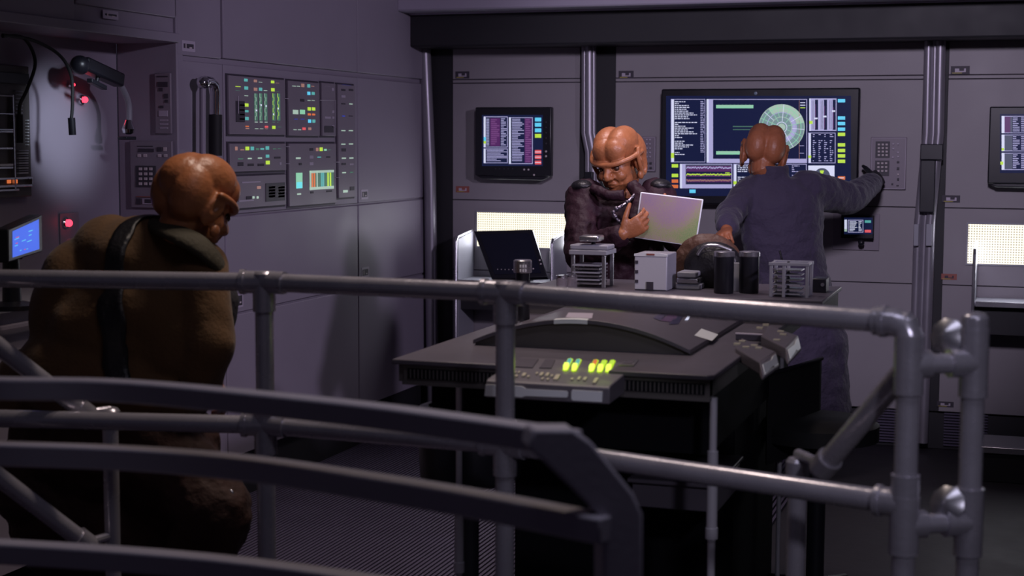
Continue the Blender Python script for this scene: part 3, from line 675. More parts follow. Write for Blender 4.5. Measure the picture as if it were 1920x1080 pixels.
# cables hanging from the hood
def cable(label, pts, plug, r=.006):
    t = thing('cable', label, 'cable', pts[-1]); MB().tube(pts, r, 10).build('cord', blackr, t)
    MB().tube(plug, .013, 14).build('plug', blackp, t); return t
def smooth(pts, n=8):
    pts = [Vector(p) for p in pts]; out = []
    for i in range(len(pts)-1):
        p0, p1, p2, p3 = pts[max(i-1, 0)], pts[i], pts[i+1], pts[min(i+2, len(pts)-1)]
        for k in range(n):
            u = k/n; out.append(.5*((2*p1)+(-p0+p2)*u+(2*p0-5*p1+4*p2-p3)*u*u+(-p0+3*p1-3*p2+p3)*u*u*u))
    out.append(pts[-1]); return out
XC = XL-.06
A = lambda x, y, X=XC: at(x, y, X=X)
cable('black cable with a thick plug hanging in front of the equipment rack', smooth([A(5, 68), A(45, 72), A(66, 115), A(52, 165), A(38, 195), A(36, 220)]), [A(37, 215), A(38, 268)])
cable('black cable with a small plug hanging between the two upper red lamps', smooth([A(5, 66), A(60, 75), A(110, 102), A(133, 140), A(136, 190), A(134, 222)]), [A(134, 221), A(136, 253)])

# camera-like lamp arm with hanging flexible tube
t = thing('inspection_lamp', 'black jointed device on the alcove wall with a flexible tube ending in a chrome tip', 'lamp', A(180, 130, XL-.08))
XD = XL-.10
B = lambda x, y, dx=0: at(x, y, X=XD+dx)
m = MB(); m.ell(B(150, 122), (.035, .035, .035)); m.tube([B(150, 122), B(150, 122, -.17)], .02); m.build('pivot', blackp, t)
ax = (B(224, 150)-B(155, 118)); MB().obox((B(224, 152)+B(155, 118))/2, ax/2, Vector((.025, 0, 0)), ax.cross(Vector((1, 0, 0))).normalized()*.026).build('body', blackp, t, bevel=.008)
m = MB(); m.obox(B(182, 158), (B(196, 166)-B(168, 152))/2, Vector((.012, 0, 0)), Vector((0, 0, .008))); m.tube([B(184, 140), B(181, 158)], .008); m.build('handle', blackp, t, bevel=.002)
MB().tube(smooth([B(222, 155), B(232, 170), B(241, 195), B(242, 232)]), .012, 14).build('flexible_tube', greyp, t)
m = MB(); m.lathe([(.01, 0), (.022, .006), (.026, .02), (.018, .04), (.012, .055)], B(241, 252), ZV, 20); m.build('tip', chrome, t)
MB().obox(B(238, 259), Vector((0, .035, 0)), Vector((.02, 0, 0)), Vector((0, 0, .006))).build('foot', blackp, t, bevel=.003)

def lampred(label, x, y, r=.011):
    p = at(x, y, X=XA); t = thing('warning_lamp', label, 'lamp', p)
    MB().lathe([(r*1.5, 0), (r*1.5, .012), (r*1.1, .016)], p, (1, 0, 0), 18).build('socket', chrome, t)
    MB().ell(p+Vector((.022, 0, 0)), r, nu=14, nv=10).build('bulb', glow('red_bulb', (1., .03, .06), 4), t)
lampred('small glowing red lamp on the lit alcove wall, lower of the upper pair', 150, 187, .012)
lampred('faint red lamp beside the small plug, upper of the upper pair', 129, 159, .006)
lampred('lone red lamp just above the hunched brown jacket', 120, 418, .014)
t = thing('wall_socket', 'pale metal hose socket on the alcove wall under the lone red lamp', 'socket', at(127, 460, X=XA))
m = MB(); p = at(127, 462, X=XA); m.lathe([(.03, 0), (.03, .02), (.02, .03), (.02, .07)], p, (1, 0, 0), 20); m.tube([p+Vector((.06, 0, 0)), p+Vector((.07, 0, -.09))], .02); m.build('elbow', greyp, t)
a, b, c_, d_ = rectL(112, 400, 150, 500, XA+.005); MB().box((XA, a, c_), (XA+.006, b, d_)).build('plate', panelm, t, bevel=.002)

# counter in the alcove and its small monitor
zc = at(40, 566, X=XL+.02).z; m = MB(); m.box((XA, .8, zc-.03), (XL+.02, YA-.02, zc+.0)); 
ct = tag(m.build('counter', greyp, bevel=.003), 'grey counter ledge running along the alcove at the left edge', 'counter')
m = MB(); m.box((XA+.02, .8, .1), (XL-.02, YA-.05, zc-.03)); m.build('cabinet_front', wallm, ct); m = MB(); m.box((XL+.0, .8, zc-.085), (XL+.022, YA-.02, zc-.07)); m.build('edge_rail', wallm, ct, bevel=.002)
t = thing('desk_monitor', 'small monitor with a blue screen standing on the alcove counter', 'monitor', (XA+.1, at(20, 500, X=XL-.1).y, zc))
p = [at(20, 432, d=4.75), at(75, 407, d=5.0), at(76, 469, d=5.0), at(20, 487, d=4.75)]
n = (p[1]-p[0]).cross(p[2]-p[1]).normalized(); n = n if n.dot(fwd) > 0 else -n
ctr = sum(p, Vector())/4; q = [ctr+(v-ctr)*1.14 for v in p]; MB().prism(q, n*.045).build('casing', blackp, t, bevel=.004)
m = MB(); q = [ctr+(v-ctr)*.9-n*.001 for v in p]; m.add(q, [(0, 1, 2, 3)], 0)
for i in range(12):
    u, v = random.uniform(.05, .8), random.uniform(.1, .9); w = random.uniform(.05, .2)
    f_ = lambda u, v: (q[0]*(1-u)+q[1]*u)*(1-v)+(q[3]*(1-u)+q[2]*u)*v - n*.001
    m.quad(f_(u, v), f_(min(u+w, .97), v), f_(min(u+w, .97), v+.03), f_(u, v+.03), 1 if i % 4 else 2)
m.build('screen', [G['bb'], G['c'], G['r']], t)
m = MB(); m.hexa([ctr+n*.02+Vector((-.03, -.03, -.06)), ctr+n*.02+Vector((.03, -.03, -.06)), ctr+n*.06+Vector((.03, .03, -.06)), ctr+n*.06+Vector((-.03, .03, -.06)),
                  ctr+n*.02+Vector((-.02, -.02, 0)), ctr+n*.02+Vector((.02, -.02, 0)), ctr+n*.04+Vector((.02, .02, 0)), ctr+n*.04+Vector((-.02, .02, 0))])
bz = Vector((ctr.x+n.x*.05, ctr.y+n.y*.05, zc)); m.lathe([(.085, .0), (.085, .015), (.03, .025), (.025, ctr.z-zc-.04)], bz, ZV, 20); m.build('stand', blackp, t)

# ------------------------------------------------------------------ pipe railing (nearer than table)
ZR, ZM = 1.18, .811
rp = [at(-140, 520, Z=ZR), at(495, 529, Z=ZR), at(948, 548.5, Z=ZR), at(1706, 606, Z=ZR)]
def vz(p, z): return Vector((p.x, p.y, z))
PR = .0235
t = thing('pipe_railing', 'grey metal pipe railing with two rails crossing the whole picture', 'railing', vz(rp[2], 0))
for a, b in zip(rp, rp[1:]):
    MB().tube([a, b], PR, 24).build('top_rail', pipem, t); MB().tube([vz(a, ZM), vz(b, ZM)], PR, 24).build('middle_rail', pipem, t)
for i, p in enumerate(rp[1:]):
    zt = ZR if i < 2 else ZR-.03; MB().tube([vz(p, 0), vz(p, zt)], PR, 24).build('post', pipem, t)
    prv, nxt = rp[i], (rp[i+2] if i < 2 else None)
    for z in (ZR, ZM):
        m = MB(); dn = (prv-p).normalized(); e = (nxt-p).normalized() if nxt else None
        if z == ZR and nxt is None:
            m.tube([p+dn*.075, p+dn*.03, p+dn*.008+Vector((0, 0, -.008)), p+Vector((0, 0, -.03)), p+Vector((0, 0, -.10))], PR+.006, 22)
        else:
            m.tube([vz(p, z)+dn*.06, vz(p, z)], PR+.0055, 22); m.ell(vz(p, z), PR+.0055)
            if e: m.tube([vz(p, z)+e*.06, vz(p, z)], PR+.0055, 22)
            m.tube([vz(p, z-.075), vz(p, z+(.0 if z == ZR else .06))], PR+.0055, 22)
            if z == ZR: m.lathe([(PR+.005, 0), (PR+.005, .022), (PR-.002, .028)], vz(p, z), ZV, 22)
        for s_ in (.055,): m.tube([vz(p, z)+dn*(s_-.006), vz(p, z)+dn*(s_+.006)], PR+.009, 22)
        m.build('fitting', fitm, t)
# gate frame at the right: second upright joined by short pipes
pR = rp[3]; pg = at(1826, 680, d=3.14); pg = vz(pg, 0)
t = thing('pipe_gate_post', 'tall pipe upright at the far right joined by two short cross pipes', 'railing post', pg)
zt = at(1826, 585, d=3.14).z; MB().tube([pg, vz(pg, zt-.02)], PR, 24).build('post', pipem, t)
m = MB(); m.tube([vz(pg, zt-.14), vz(pg, zt-.012)], PR+.004, 22); m.ell(vz(pg, zt-.012), (PR+.004, PR+.004, .014)); m.build('cap', fitm, t)
for z in (at(1826, 680, d=3.14).z, at(1826, 985, d=3.14).z):
    a, b = vz(pR, z), vz(pg, z); dn = (b-a).normalized()
    MB().tube([a, b], PR-.003, 20).build('cross_pipe', pipem, t)
    m = MB(); m.tube([vz(pg, z-.07), vz(pg, z+.07)], PR+.0055, 22); m.tube([b, b-dn*.055], PR+.0055, 22); m.tube([vz(pR, z-.06), vz(pR, z+.06)], PR+.0065, 22); m.tube([a, a+dn*.045], PR+.005, 22); m.build('fitting', fitm, t)
    # faceted flange turned towards the room
    cpt = at(1776, 630 if z > .9 else 944, d=3.16); axn = ((CP-cpt).normalized()-RH*.55+ZV*.25).normalized()
    m = MB(); m.lathe([(.028, -.03), (.038, -.008), (.038, 0), (.010, .016)], cpt, axn, 9); m.tube([cpt-axn*.02, vz(pg, cpt.z)], .018, 14); m.build('flange', steel, t)
# posts and braces behind
def stub(label, px, ptop, d, pb, wpost):
    p = at(px, ptop, d=d); t = thing('railing_brace', label, 'railing', vz(p, 0))
    MB().tube([vz(p, 0), p], wpost, 22).build('post', pipem, t)
    m = MB(); m.lathe([(wpost+.006, -.04), (wpost+.006, -.004), (wpost, .004), (.012, .007)], p, ZV, 22); m.build('cap', fitm, t)
    for a, b in pb:
        MB().tube([a, b], PR, 20).build('brace', pipem, t); u = (a-b).normalized(); m = MB(); m.tube([b+u*.03, b-u*.012], PR+.006, 20); m.ell(b-u*.01, PR+.004); m.build('brace_end', fitm, t)
        m = MB(); pj = vz(p, b.z); m.tube([b, pj], .012, 10); m.build('joint', fitm, t)
pd = 3.55
stub('short capped pipe post with a diagonal brace, right, behind the middle rail', 1496, 862, pd, [(at(1700, 690, d=3.16), at(1545, 873, d=3.42))], .0215)
stub('short capped pipe post with two diagonal braces, far left behind the rails', 206, 768, 4.15, [(at(-60, 605, d=3.9), at(160, 775, d=4.1)), (at(-60, 850, d=3.9), at(160, 1018, d=4.1))], .021)

# ------------------------------------------------------------------ painted curved stair rail in the foreground
t = thing('stair_rail', 'out of focus grey painted stair rail with three flat curved bars in the foreground', 'railing', vz(at(1165, 1000, d=2.45), 0))
def arcbar(pts, h, th, z):
    P3 = smooth([at(x, y, Z=z) for x, y in pts], 6); m = MB(); vs = []; fs = []
    for i, p in enumerate(P3):
        tg = (P3[min(i+1, len(P3)-1)]-P3[max(i-1, 0)]); tg.z = 0; tg.normalize(); nn = Vector((-tg.y, tg.x, 0))
        for a, b in ((-1, -1), (1, -1), (1, 1), (-1, 1)): vs.append(p+nn*a*th/2+Vector((0, 0, b*h/2)))
    for i in range(len(P3)-1):
        for k in range(4): k2 = (k+1) % 4; fs.append((i*4+k, i*4+k2, (i+1)*4+k2, (i+1)*4+k))
    fs += [(3, 2, 1, 0), tuple((len(P3)-1)*4+k for k in range(4))]; m.add(vs, fs); return m
arcbar([(-160, 722), (0, 728), (250, 734), (640, 772), (900, 806), (1078, 832)], .040, .045, 1.063).build('top_bar', barm, t, bevel=.004)
arcbar([(-160, 842), (0, 850), (260, 860), (480, 880), (740, 919), (930, 952), (1140, 993)], .042, .045, .937).build('middle_bar', barm, t, bevel=.004)
arcbar([(-160, 1026), (0, 1034), (250, 1050), (480, 1072), (740, 1110), (930, 1148), (1140, 1195)], .040, .045, .757).build('bottom_bar', barm, t, bevel=.004)
o_ = [(990, 842), (1000, 806), (1075, 806), (1110, 830), (1188, 925), (1206, 965), (1206, 1090), (1206, 1700), (1133, 1700), (1131, 1090), (1131, 985), (1120, 962), (1020, 866)]
dd = 2.42; q = [at(x, y, d=dd) for x, y in o_]; zf = .0
q = [Vector((v.x, v.y, max(v.z, zf))) for v in q]
m = MB(); m.prism(q, FH*.06-RH*.012); m.build('end_post', barm, t, bevel=.005)

# ------------------------------------------------------------------ central console table
ZT = .955; Y0 = 3.82; Y1 = 5.50
XT0, XT1 = at(738, 672, Z=ZT).x, at(1336, 706, Z=ZT).x
YT = at(738, 672, Z=ZT).y; YT2 = at(1336, 706, Z=ZT).y; Y0 = (YT+YT2)/2
nx0, nx1 = at(930, 690, Z=ZT).x, at(1143, 693, Z=ZT).x
t = thing('console_table', 'dark grey central console table with thin steel legs and a lit front keyboard', 'table', ((XT0+XT1)/2, (Y0+Y1)/2, 0))
m = MB(); m.prism([(XT0, Y0, ZT-.014), (nx0, Y0, ZT-.014), (nx0, Y0+.14, ZT-.014), (nx1, Y0+.14, ZT-.014), (nx1, Y0, ZT-.014), (XT1-.015, Y0, ZT-.014), (XT1, Y0+.015, ZT-.014), (XT1, Y1, ZT-.014), (XT0, Y1, ZT-.014)], (0, 0, .014))
m.build('tabletop', tablem, t, bevel=.003)
m = MB(); az = ZT-.062
for a, b in ((XT0+.03, nx0), (nx1+.0, XT1-.012)):
    m.box((a, Y0+.012, az), (b, Y0+.05, ZT-.014), 0); m.box((a-.002, Y0+.004, az-.006), (b+.002, Y0+.05, az+.004), 0)
    m.box((a+.012, Y0+.009, az+.01), (b-.012, Y0+.02, ZT-.024), 1)
    x = a+.02
    while x < b-.02: m.box((x, Y0+.006, az+.012), (x+.003, Y0+.012, ZT-.026), 0); x += .011
m.box((XT1-.045, Y0+.02, az), (XT1-.012, Y1-.03, ZT-.014), 0); m.box((XT0+.012, Y0+.02, az), (XT0+.045, Y1-.03, ZT-.014), 0); m.box((XT0+.03, Y1-.06, az), (XT1-.03, Y1-.03, ZT-.014), 0)
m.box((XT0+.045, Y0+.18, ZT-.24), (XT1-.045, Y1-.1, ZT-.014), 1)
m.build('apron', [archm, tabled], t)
def leg(p, rr, zc_):
    MB().tube([(p[0], p[1], 0), (p[0], p[1], az)], rr, 14).build('leg', legm, t)
    l = t.children[-1]; m = MB(); m.lathe([(rr+.002, -.03), (rr+.006, -.028), (rr+.006, .0), (rr+.002, .003)], (p[0], p[1], zc_), ZV, 18); m.tube([(p[0], p[1], zc_), (p[0], p[1], zc_+.2)], rr+.004, 14); m.build('sleeve', legm, l)
pa = at(1338, 760, Y=Y0+.04); leg((pa.x, pa.y), .010, at(1338, 990, Y=Y0+.04).z)
pa = at(861, 740, Y=Y0+.06); leg((pa.x, pa.y), .009, at(861, 1074, Y=Y0+.06).z+.03)
pa = at(1466, 850, X=XT1-.03); leg((XT1-.03, Y1-.35), .008, .52)
leg((XT0+.06, Y1-.1), .009, .52)
# lower shelf
a = at(1185, 925, Y=Y0+.35); b = at(1345, 925, Y=Y0+.35)
m = MB(); m.box((a.x, Y0+.35, at(1260, 955, Y=Y0+.35).z), (b.x, Y0+.7, at(1260, 908, Y=Y0+.35).z)); m.box((a.x-.01, Y0+.33, at(1260, 908, Y=Y0+.35).z), (XT1-.05, Y0+.75, at(1260, 900, Y=Y0+.35).z)); m.build('lower_shelf', tablem, t, bevel=.003)
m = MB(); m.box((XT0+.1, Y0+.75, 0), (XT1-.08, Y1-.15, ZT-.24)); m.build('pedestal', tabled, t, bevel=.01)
# arched upper plate
aL, aR = at(885, 648, Z=ZT), at(1289, 670, Z=ZT); ya_ = (aL.y+aR.y)/2+.02; yb_ = 4.99; n_ = 26; SG = .072
def archz(u): return ZT+.004+SG*(1-(2*u-1)**2)
top = []; bot = []
for i in range(n_+1):
    u = i/n_; x = aL.x+(aR.x-aL.x)*u; top.append((x, ya_, archz(u)+.012)); bot.append((x, ya_, archz(u)))
m = MB(); m.prism(top+bot[::-1], (0, yb_-ya_, 0)); m.build('arched_plate', tablem, t, bevel=.0015)
m = MB(); m.prism([(x, y+.02, z) for x, y, z in bot]+[(aR.x, ya_+.02, ZT), (aL.x, ya_+.02, ZT)], (0, yb_-ya_-.04, 0)); m.build('arched_body', archm, t)
i0, i1 = 10, 15
m = MB(); m.prism([(x, y-.004, z) for x, y, z in top[i0:i1]]+[(x, y-.004, z) for x, y, z in bot[i0:i1]][::-1], (0, .02, .0015)); m.build('edge_strip', padm, t)
# marks on the arched plate; the small white one is emissive
def archpt(px, py, lift=.0016):
    r = fwd+RT*((px-960)/F)-UP*((py-540)/F); k = 4.2
    for _ in range(30):
        p = CP+r*k; u = (p.x-aL.x)/(aR.x-aL.x); z = archz(u)+.012+lift; k += (z-p.z)/r.z*.8
    return CP+r*k
MK = [padm, mat('mark_navy', (.02, .02, .07), .3), mat('mark_plum', (.10, .05, .13), .4), G['w'], linem]
for pts, mi in ([((1302, 629), (1315, 616), (1347, 627), (1335, 639)), 0], [((1225, 596), (1237, 588), (1250, 589), (1238, 601)), 1], [((1238, 601), (1255, 589), (1272, 590), (1262, 604)), 2], [((1254, 608), (1268, 590), (1282, 591), (1272, 607)), 1], [((1284, 600), (1290, 592), (1294, 593), (1290, 600)), 3], [((1060, 595), (1066, 586), (1112, 587), (1110, 597)), 4]):
    MB().add([archpt(*p) for p in pts], [(0, 1, 2, 3)]).build('plate_mark', MK[mi], t)
# raised rear tier
ZQ = 1.036; m = MB(); XR1 = at(1552, 560, Y=5.2).x; m.box((XT0-.02, 5.0, ZT), (XR1, Y1, ZQ-.015)); m.build('rear_tier', archm, t); m = MB(); m.box((XT0-.03, 4.98, ZQ-.015), (XR1+.01, Y1+.01, ZQ)); m.build('rear_shelf', tablem, t, bevel=.003)
# front keyboard unit
YK = Y0-.14; kx0, kx1 = at(911, 722, Y=YK).x, at(1143, 727, Y=YK).x; kz1 = at(1030, 722, Y=YK).z; kz0 = at(1030, 752, Y=YK).z
m = MB(); m.prism([(kx0, YK, kz0), (kx0, YK, kz1), (kx0, YK+.012, kz1+.006), (kx0, Y0+.14, ZT+.002), (kx0, Y0+.14, kz0+.01)], (kx1-kx0, 0, 0)); kb = m.build('keyboard_unit', mat('keyboard_grey', (.15, .135, .16), .42, var=.05), t, bevel=.003)
ks0, ks1 = Vector((0, YK+.012, kz1+.006)), Vector((0, Y0+.14, ZT+.002)); kn = Vector((0, -(ks1.z-ks0.z), ks1.y-ks0.y)).normalized()
def slope(px, py, lift=.001):
    r = at(px, py, d=1)-CP; o = ks0+kn*lift; k = (o-CP).dot(kn)/r.dot(kn); return CP+r*k
def keyq(pts, mt, name, h=.003):
    q = [slope(*p) for p in pts]; MB().prism(q, kn*h).build(name, mt, kb)
f7 = lambda x, y: (720+x/4.364, 560+y/4.364)
for x, y, w, tall in ((1062, 610, 22, 0), (1095, 610, 18, 0), (1070, 640, 28, 0), (1125, 630, 38, 1), (1170, 645, 24, 0), (1240, 618, 22, 0), (1270, 625, 34, 1), (1318, 628, 34, 1), (1362, 638, 24, 0), (1285, 663, 26, 0), (1328, 667, 24, 0), (1385, 650, 50, 2), (1525, 665, 28, 0), (1578, 660, 30, 1), (1625, 663, 34, 1), (1705, 678, 40, 2)):
    hh = (12, 24, 40)[tall]; keyq([f7(x, y+hh/2), f7(x+w*.7, y+hh/2), f7(x+w*.7+hh*.6, y-hh/2), f7(x+hh*.6, y-hh/2)], tanm, 'key', .004)
for q in (((1062, 560), (1215, 568), (1265, 498), (1100, 490)), ((1270, 570), (1370, 572), (1400, 505), (1320, 500))): keyq([f7(*p) for p in q], tablem, 'pad', .002)
# lit rocker switches
for i, (x, y, k) in enumerate(((1465, 585, 't'), (1535, 590, 't'), (1675, 595, 'o'), (1745, 598, 'y'), (1812, 598, 'y'))):
    x0, y0 = f7(x, y); a = slope(x0, y0, .002); b = slope(x0+8, y0, .002); c_ = slope(x0+18, y0-20, .002); d_ = slope(x0+10, y0-21, .002)
    m = MB(); ctr_ = (a+b+c_+d_)/4; ring = [ctr_+(p-ctr_)*1. for p in (a, (a+b)/2-(d_-a)*.06, b, (b+c_)/2, c_, (c_+d_)/2+(d_-a)*.06, d_, (a+d_)/2)]
    m.tube(ring+[ring[0]], .0017, 8, False, 0); m.prism([ctr_+(p-ctr_)*.8 for p in ring], kn*.004, 1); m.prism([a+(d_-a)*.02, b+(c_-b)*.02, b+(c_-b)*.3, a+(d_-a)*.3], kn*.012, 2)
    m.build('lit_switch', [glow('switch_rim', (.50, .75, .02), .8), G[k], glow('switch_tip', (.70, .95, .10), 1.5)], kb)
    l = None
pl = bpy.data.lights.new('switch_glow', 'POINT'); pl.energy = .014; pl.color = (.65, 1., .1); pl.shadow_soft_size = .03
for x in (1080, 1128):
    o = bpy.data.objects.new('switch_glow', pl); COL.objects.link(o); o.location = slope(x, 690, .03)
f8 = lambda x, y: (720+x/4.364, 560+y/4.364)
def fplate(pts):
    q = [at(*f8(*p), Y=YK-.001) for p in pts]; MB().prism(q, (0, -.003, 0)).build('label_plate', padm, kb)
fplate([(905, 695), (1135, 715), (1165, 738), (1505, 757), (1508, 805), (1160, 795), (1130, 806), (905, 800)] if False else [(1060, 712), (1135, 717), (1165, 738), (1495, 755), (1508, 768), (1505, 800), (1495, 808), (1160, 795), (1130, 806), (1060, 800)])
fplate([(835, 700), (925, 706), (925, 800), (825, 795)]); fplate([(1545, 745), (1790, 760), (1785, 845), (1545, 832), (1535, 815), (1535, 760)])
# small frame mark on tabletop
m = MB(); q = [at(*p, Z=ZT+.001) for p in ((1160, 686), (1170, 678), (1198, 675), (1188, 687))]; m.prism(q, (0, 0, .003)); q2 = [sum(q, Vector())/4+(v-sum(q, Vector())/4)*.6+Vector((0, 0, .001)) for v in q]; m.prism(q2, (0, 0, .003), 1); m.build('access_plate', [steel, tablem], t)

# two side consoles clamped to the right edge
f9 = lambda x, y: (1120+x/4.364, 560+y/4.364)
def sidecon(label, top, front, zt, keys):
    q = [at(*f9(*p), Z=zt) for p in top]; c = sum(q, Vector())/4
    t = thing('side_console', label, 'console', (c.x, c.y, ZT))
    m = MB(); lo = [Vector((v.x, v.y, zt-.035)) for v in q]; m.hexa(lo+q); m.build('body', tablem, t, bevel=.004)
    fr = [q[front[0]], q[front[1]]]; out = (fr[0]+fr[1])/2-c; out.z = 0; out.normalize()
    a, b = fr; m = MB(); m.hexa([a-ZV*.035, b-ZV*.035, b+out*.022-ZV*.046, a+out*.022-ZV*.046, a, b, b+out*.034-ZV*.036, a+out*.034-ZV*.036]); m.build('sloped_front', panelm, t, bevel=.003)
    nn = ((b-a).cross(out*.034-ZV*.036)).normalized(); nn = nn if nn.z > 0 else -nn
    A_ = lambda u, v: a+(b-a)*u+(out*.034-ZV*.036)*v+nn*.001
    m = MB(); m.prism([A_(.08, .2), A_(.6, .3), A_(.72, .15), A_(.92, .15), A_(.92, .85), A_(.72, .85), A_(.6, .7), A_(.08, .85)], nn*.002); m.build('label_plate', padm, t)
    for (x, y) in keys:
        p = at(*f9(x, y), Z=zt+.001); MB().obox(p, Vector((.009, 0, 0)), Vector((0, .006, 0)), Vector((0, 0, .003))).build('key', tanm, t)
    return t
sidecon('nearer pale-fronted side console on the right edge of the console table', [(1130, 400), (1330, 520), (1460, 430), (1180, 320)], (1, 2), ZT+.014, [(1185, 350), (1215, 398), (1285, 385), (1320, 405), (1145, 372)])
sidecon('farther side console on the right edge of the console table, behind the nearer one', [(1340, 300), (1540, 400), (1640, 300), (1400, 215)], (1, 2), ZT+.034, [(1380, 215), (1330, 240), (1500, 270), (1520, 295), (1468, 340)])
t = thing('cable_duct', 'low flat box between the arched plate and the side consoles', 'duct', at(1400, 640, Z=ZT))
q = [at(*f9(*p), Z=ZT+.02) for p in ((1130, 285), (1440, 300), (1470, 270), (1240, 245))]; m = MB(); m.hexa([vz(v, ZT) for v in q]+q); m.build('housing', tablem, t, bevel=.003)
q3 = [v+Vector((0, 0, .0)) for v in q]; m = MB(); m.tube([q3[0], q3[1]], .003, 8); m.build('edge_bead', linem, t)

# dark swivel chair and stool behind / beneath
t = thing('stool', 'round black stool under the left front of the console table', 'stool', vz(at(882, 760, d=4.35), 0))
c = at(882, 760, d=4.35)
m = MB(); m.lathe([(.12, -.215), (.142, -.20), (.152, -.02), (.145, -.004), (.12, .0), (.11, -.012), (.0, -.014)], c, ZV, 40); m.build('seat', blackp, t)
m = MB(); m.lathe([(.025, -c.z+.02), (.025, -.20)], c, ZV, 16); m.build('column', blackp, t)
for i in range(5):
    a = 2*pi*i/5+.3; MB().tube([vz(c, .06), vz(c, .03)+Vector((cos(a)*.22, sin(a)*.22, 0))], .014, 10).build('foot', blackp, t)
t = thing('chair', 'black chair with a curved back rim right of the console table', 'chair', vz(at(1535, 760, d=5.15), 0))
c = at(1535, 760, d=5.15)
rim = smooth([at(1440, 702, d=5.02), at(1500, 685, d=5.15), at(1541, 672, d=5.3)], 6)
MB().tube(rim, .007, 10).build('back_rim', blackp, t)
m = MB(); vs = []; fs = []
for p in rim: vs += [p, p-Vector((0, 0, .30)), p-Vector((0, 0, .30))+FH*.02, p+FH*.02]
for i in range(len(rim)-1):
    for k in range(4): k2 = (k+1) % 4; fs.append((i*4+k, i*4+k2, (i+1)*4+k2, (i+1)*4+k))
m.add(vs, fs+[(3, 2, 1, 0), tuple((len(rim)-1)*4+k for k in range(4))]); m.build('backrest', blackr, t)
m = MB(); m.lathe([(.14, -.03), (.2, -.02), (.2, .03), (.17, .045)], vz(c, .58), ZV, 30); m.build('seat', blackr, t, bevel=0); m = MB(); m.lathe([(.03, .02), (.03, .55)], vz(c, 0), ZV, 16); m.build('column', blackp, t)
for i in range(5):
    a = 2*pi*i/5; MB().tube([vz(c, .07), vz(c, .03)+Vector((cos(a)*.24, sin(a)*.24, 0))], .014, 10).build('foot', blackp, t)

# ------------------------------------------------------------------ things on the table
YI = 5.2
def base(px, py=548): p = at(px, 560, Y=YI); return Vector((p.x, YI, ZQ))
def xY(px, Y): return at(px, 540, Y=Y).x
def zY(py, px, Y): return at(px, py, Y=Y).z
# pale box
Y = 5.12; t = thing('instrument_box', 'pale grey instrument box with three small square ports, centre of the table', 'box', (xY(1225, Y), Y+.06, ZQ))
xa, xb = xY(1189, Y), xY(1251, Y); zt = zY(476, 1220, Y)
MB().box((xa, Y, ZQ), (xb, Y+.14, zt)).build('body', greyp, t, bevel=.004); MB().box((xa+.002, Y-.004, ZQ+.003), (xb-.002, Y, zt-.003)).build('front_panel', whitep, t, bevel=.002)
MB().prism([(xa, Y-.006, zt-.008), (xb, Y-.006, zt-.008), (xb, Y-.006, zt-.001), (xb-.03, Y-.006, zt+.004), (xa+.03, Y-.006, zt+.004), (xa, Y-.006, zt-.001)], (0, .01, 0)).build('top_lip', padm, t)
MB().box(((xa+xb)/2-.014, Y-.008, zt-.004), ((xa+xb)/2+.014, Y-.004, zt+.001)).build('latch', redm, t)
for y in (491, 509, 527): p = at(1194, y, Y=Y); MB().box((p.x-.005, Y-.0065, p.z-.005), (p.x+.006, Y-.003, p.z+.005)).build('port', frame_d, t)
p = at(1219, 541, Y=Y); MB().box((p.x-.012, Y-.0065, ZQ+.003), (p.x+.012, Y-.003, ZQ+.03)).build('catch', frame_d, t)
# card rack with two-lobed lid
Y = 5.15; t = thing('card_rack', 'metal rack of stacked cards with a cross-shaped lid, left of the pale box', 'rack', (xY(1105, Y), Y+.06, ZQ))
xa, xb = xY(1070, Y), xY(1134, Y); zt = zY(478, 1105, Y)
for x in (xa, xb-.012):
    for y in (Y, Y+.11): MB().box((x, y, ZQ), (x+.012, y+.012, zt)).build('upright', steel, t, bevel=.001)
k = 0; z = ZQ+.012
while z < zt-.03: MB().box((xa+.006, Y-.002, z), (xb-.02, Y+.11, z+.005)).build('card', greyp if k % 2 else steel, t); z += .0125; k += 1
MB().box((xa-.006, Y-.006, zt), (xb+.006, Y+.13, zt+.016)).build('top_plate', greyp, t, bevel=.002)
m = MB(); z = zt+.016; m.box((xa-.008, Y+.01, z), (xb+.008, Y+.10, z+.018)); m.build('lid', greyp, t, bevel=.005)
m = MB(); m.tube([((xa+xb)/2+.008, Y+.04, z+.015), ((xa+xb)/2+.008, Y+.04, z+.045)], .008); m.build('stem', blackp, t)
m = MB(); m.box((xa+.028, Y+.0, z+.03), (xb-.025, Y+.08, z+.05)); m.build('knob', steel, t, bevel=.005)
# cylinder with slotted silver cap
Y = 4.72; c = Vector((xY(980, Y), Y, ZT)); t = thing('slotted_cylinder', 'black cylinder with a slotted silver cap at the left end of the table', 'cylinder', c)
h0, h1 = zY(511, 980, Y), zY(487, 980, Y); rr = .029
m = MB(); m.lathe([(rr*.8, 0), (rr*.8, h0-ZT)], c, ZV, 26); m.build('body', blackp, t)
m = MB(); m.lathe([(rr, h0-ZT), (rr+.001, h0-ZT+.003), (rr+.001, h1-ZT-.003), (rr-.002, h1-ZT)], c, ZV, 28); cp = m.build('cap', steel, t)
m = MB()
for r in range(2):
    for k in range(3):
        a = radians(-100+k*16)+.25; p = c+Vector((cos(a)*(rr+.001), sin(a)*(rr+.001), h0-ZT+.009+r*.014)); tg = Vector((-sin(a), cos(a), 0)); m.obox(p, tg*.0025, Vector((0, 0, .0045)), Vector((cos(a), sin(a), 0))*.001)
m.build('slots', mat('slot_white', (.85, .85, .9), .4), cp)
m = MB(); m.lathe([(rr*.5, 0), (rr*.5, .012)], c+Vector((.0, -.03, 0)), ZV, 14); m.build('foot', chrome, t)
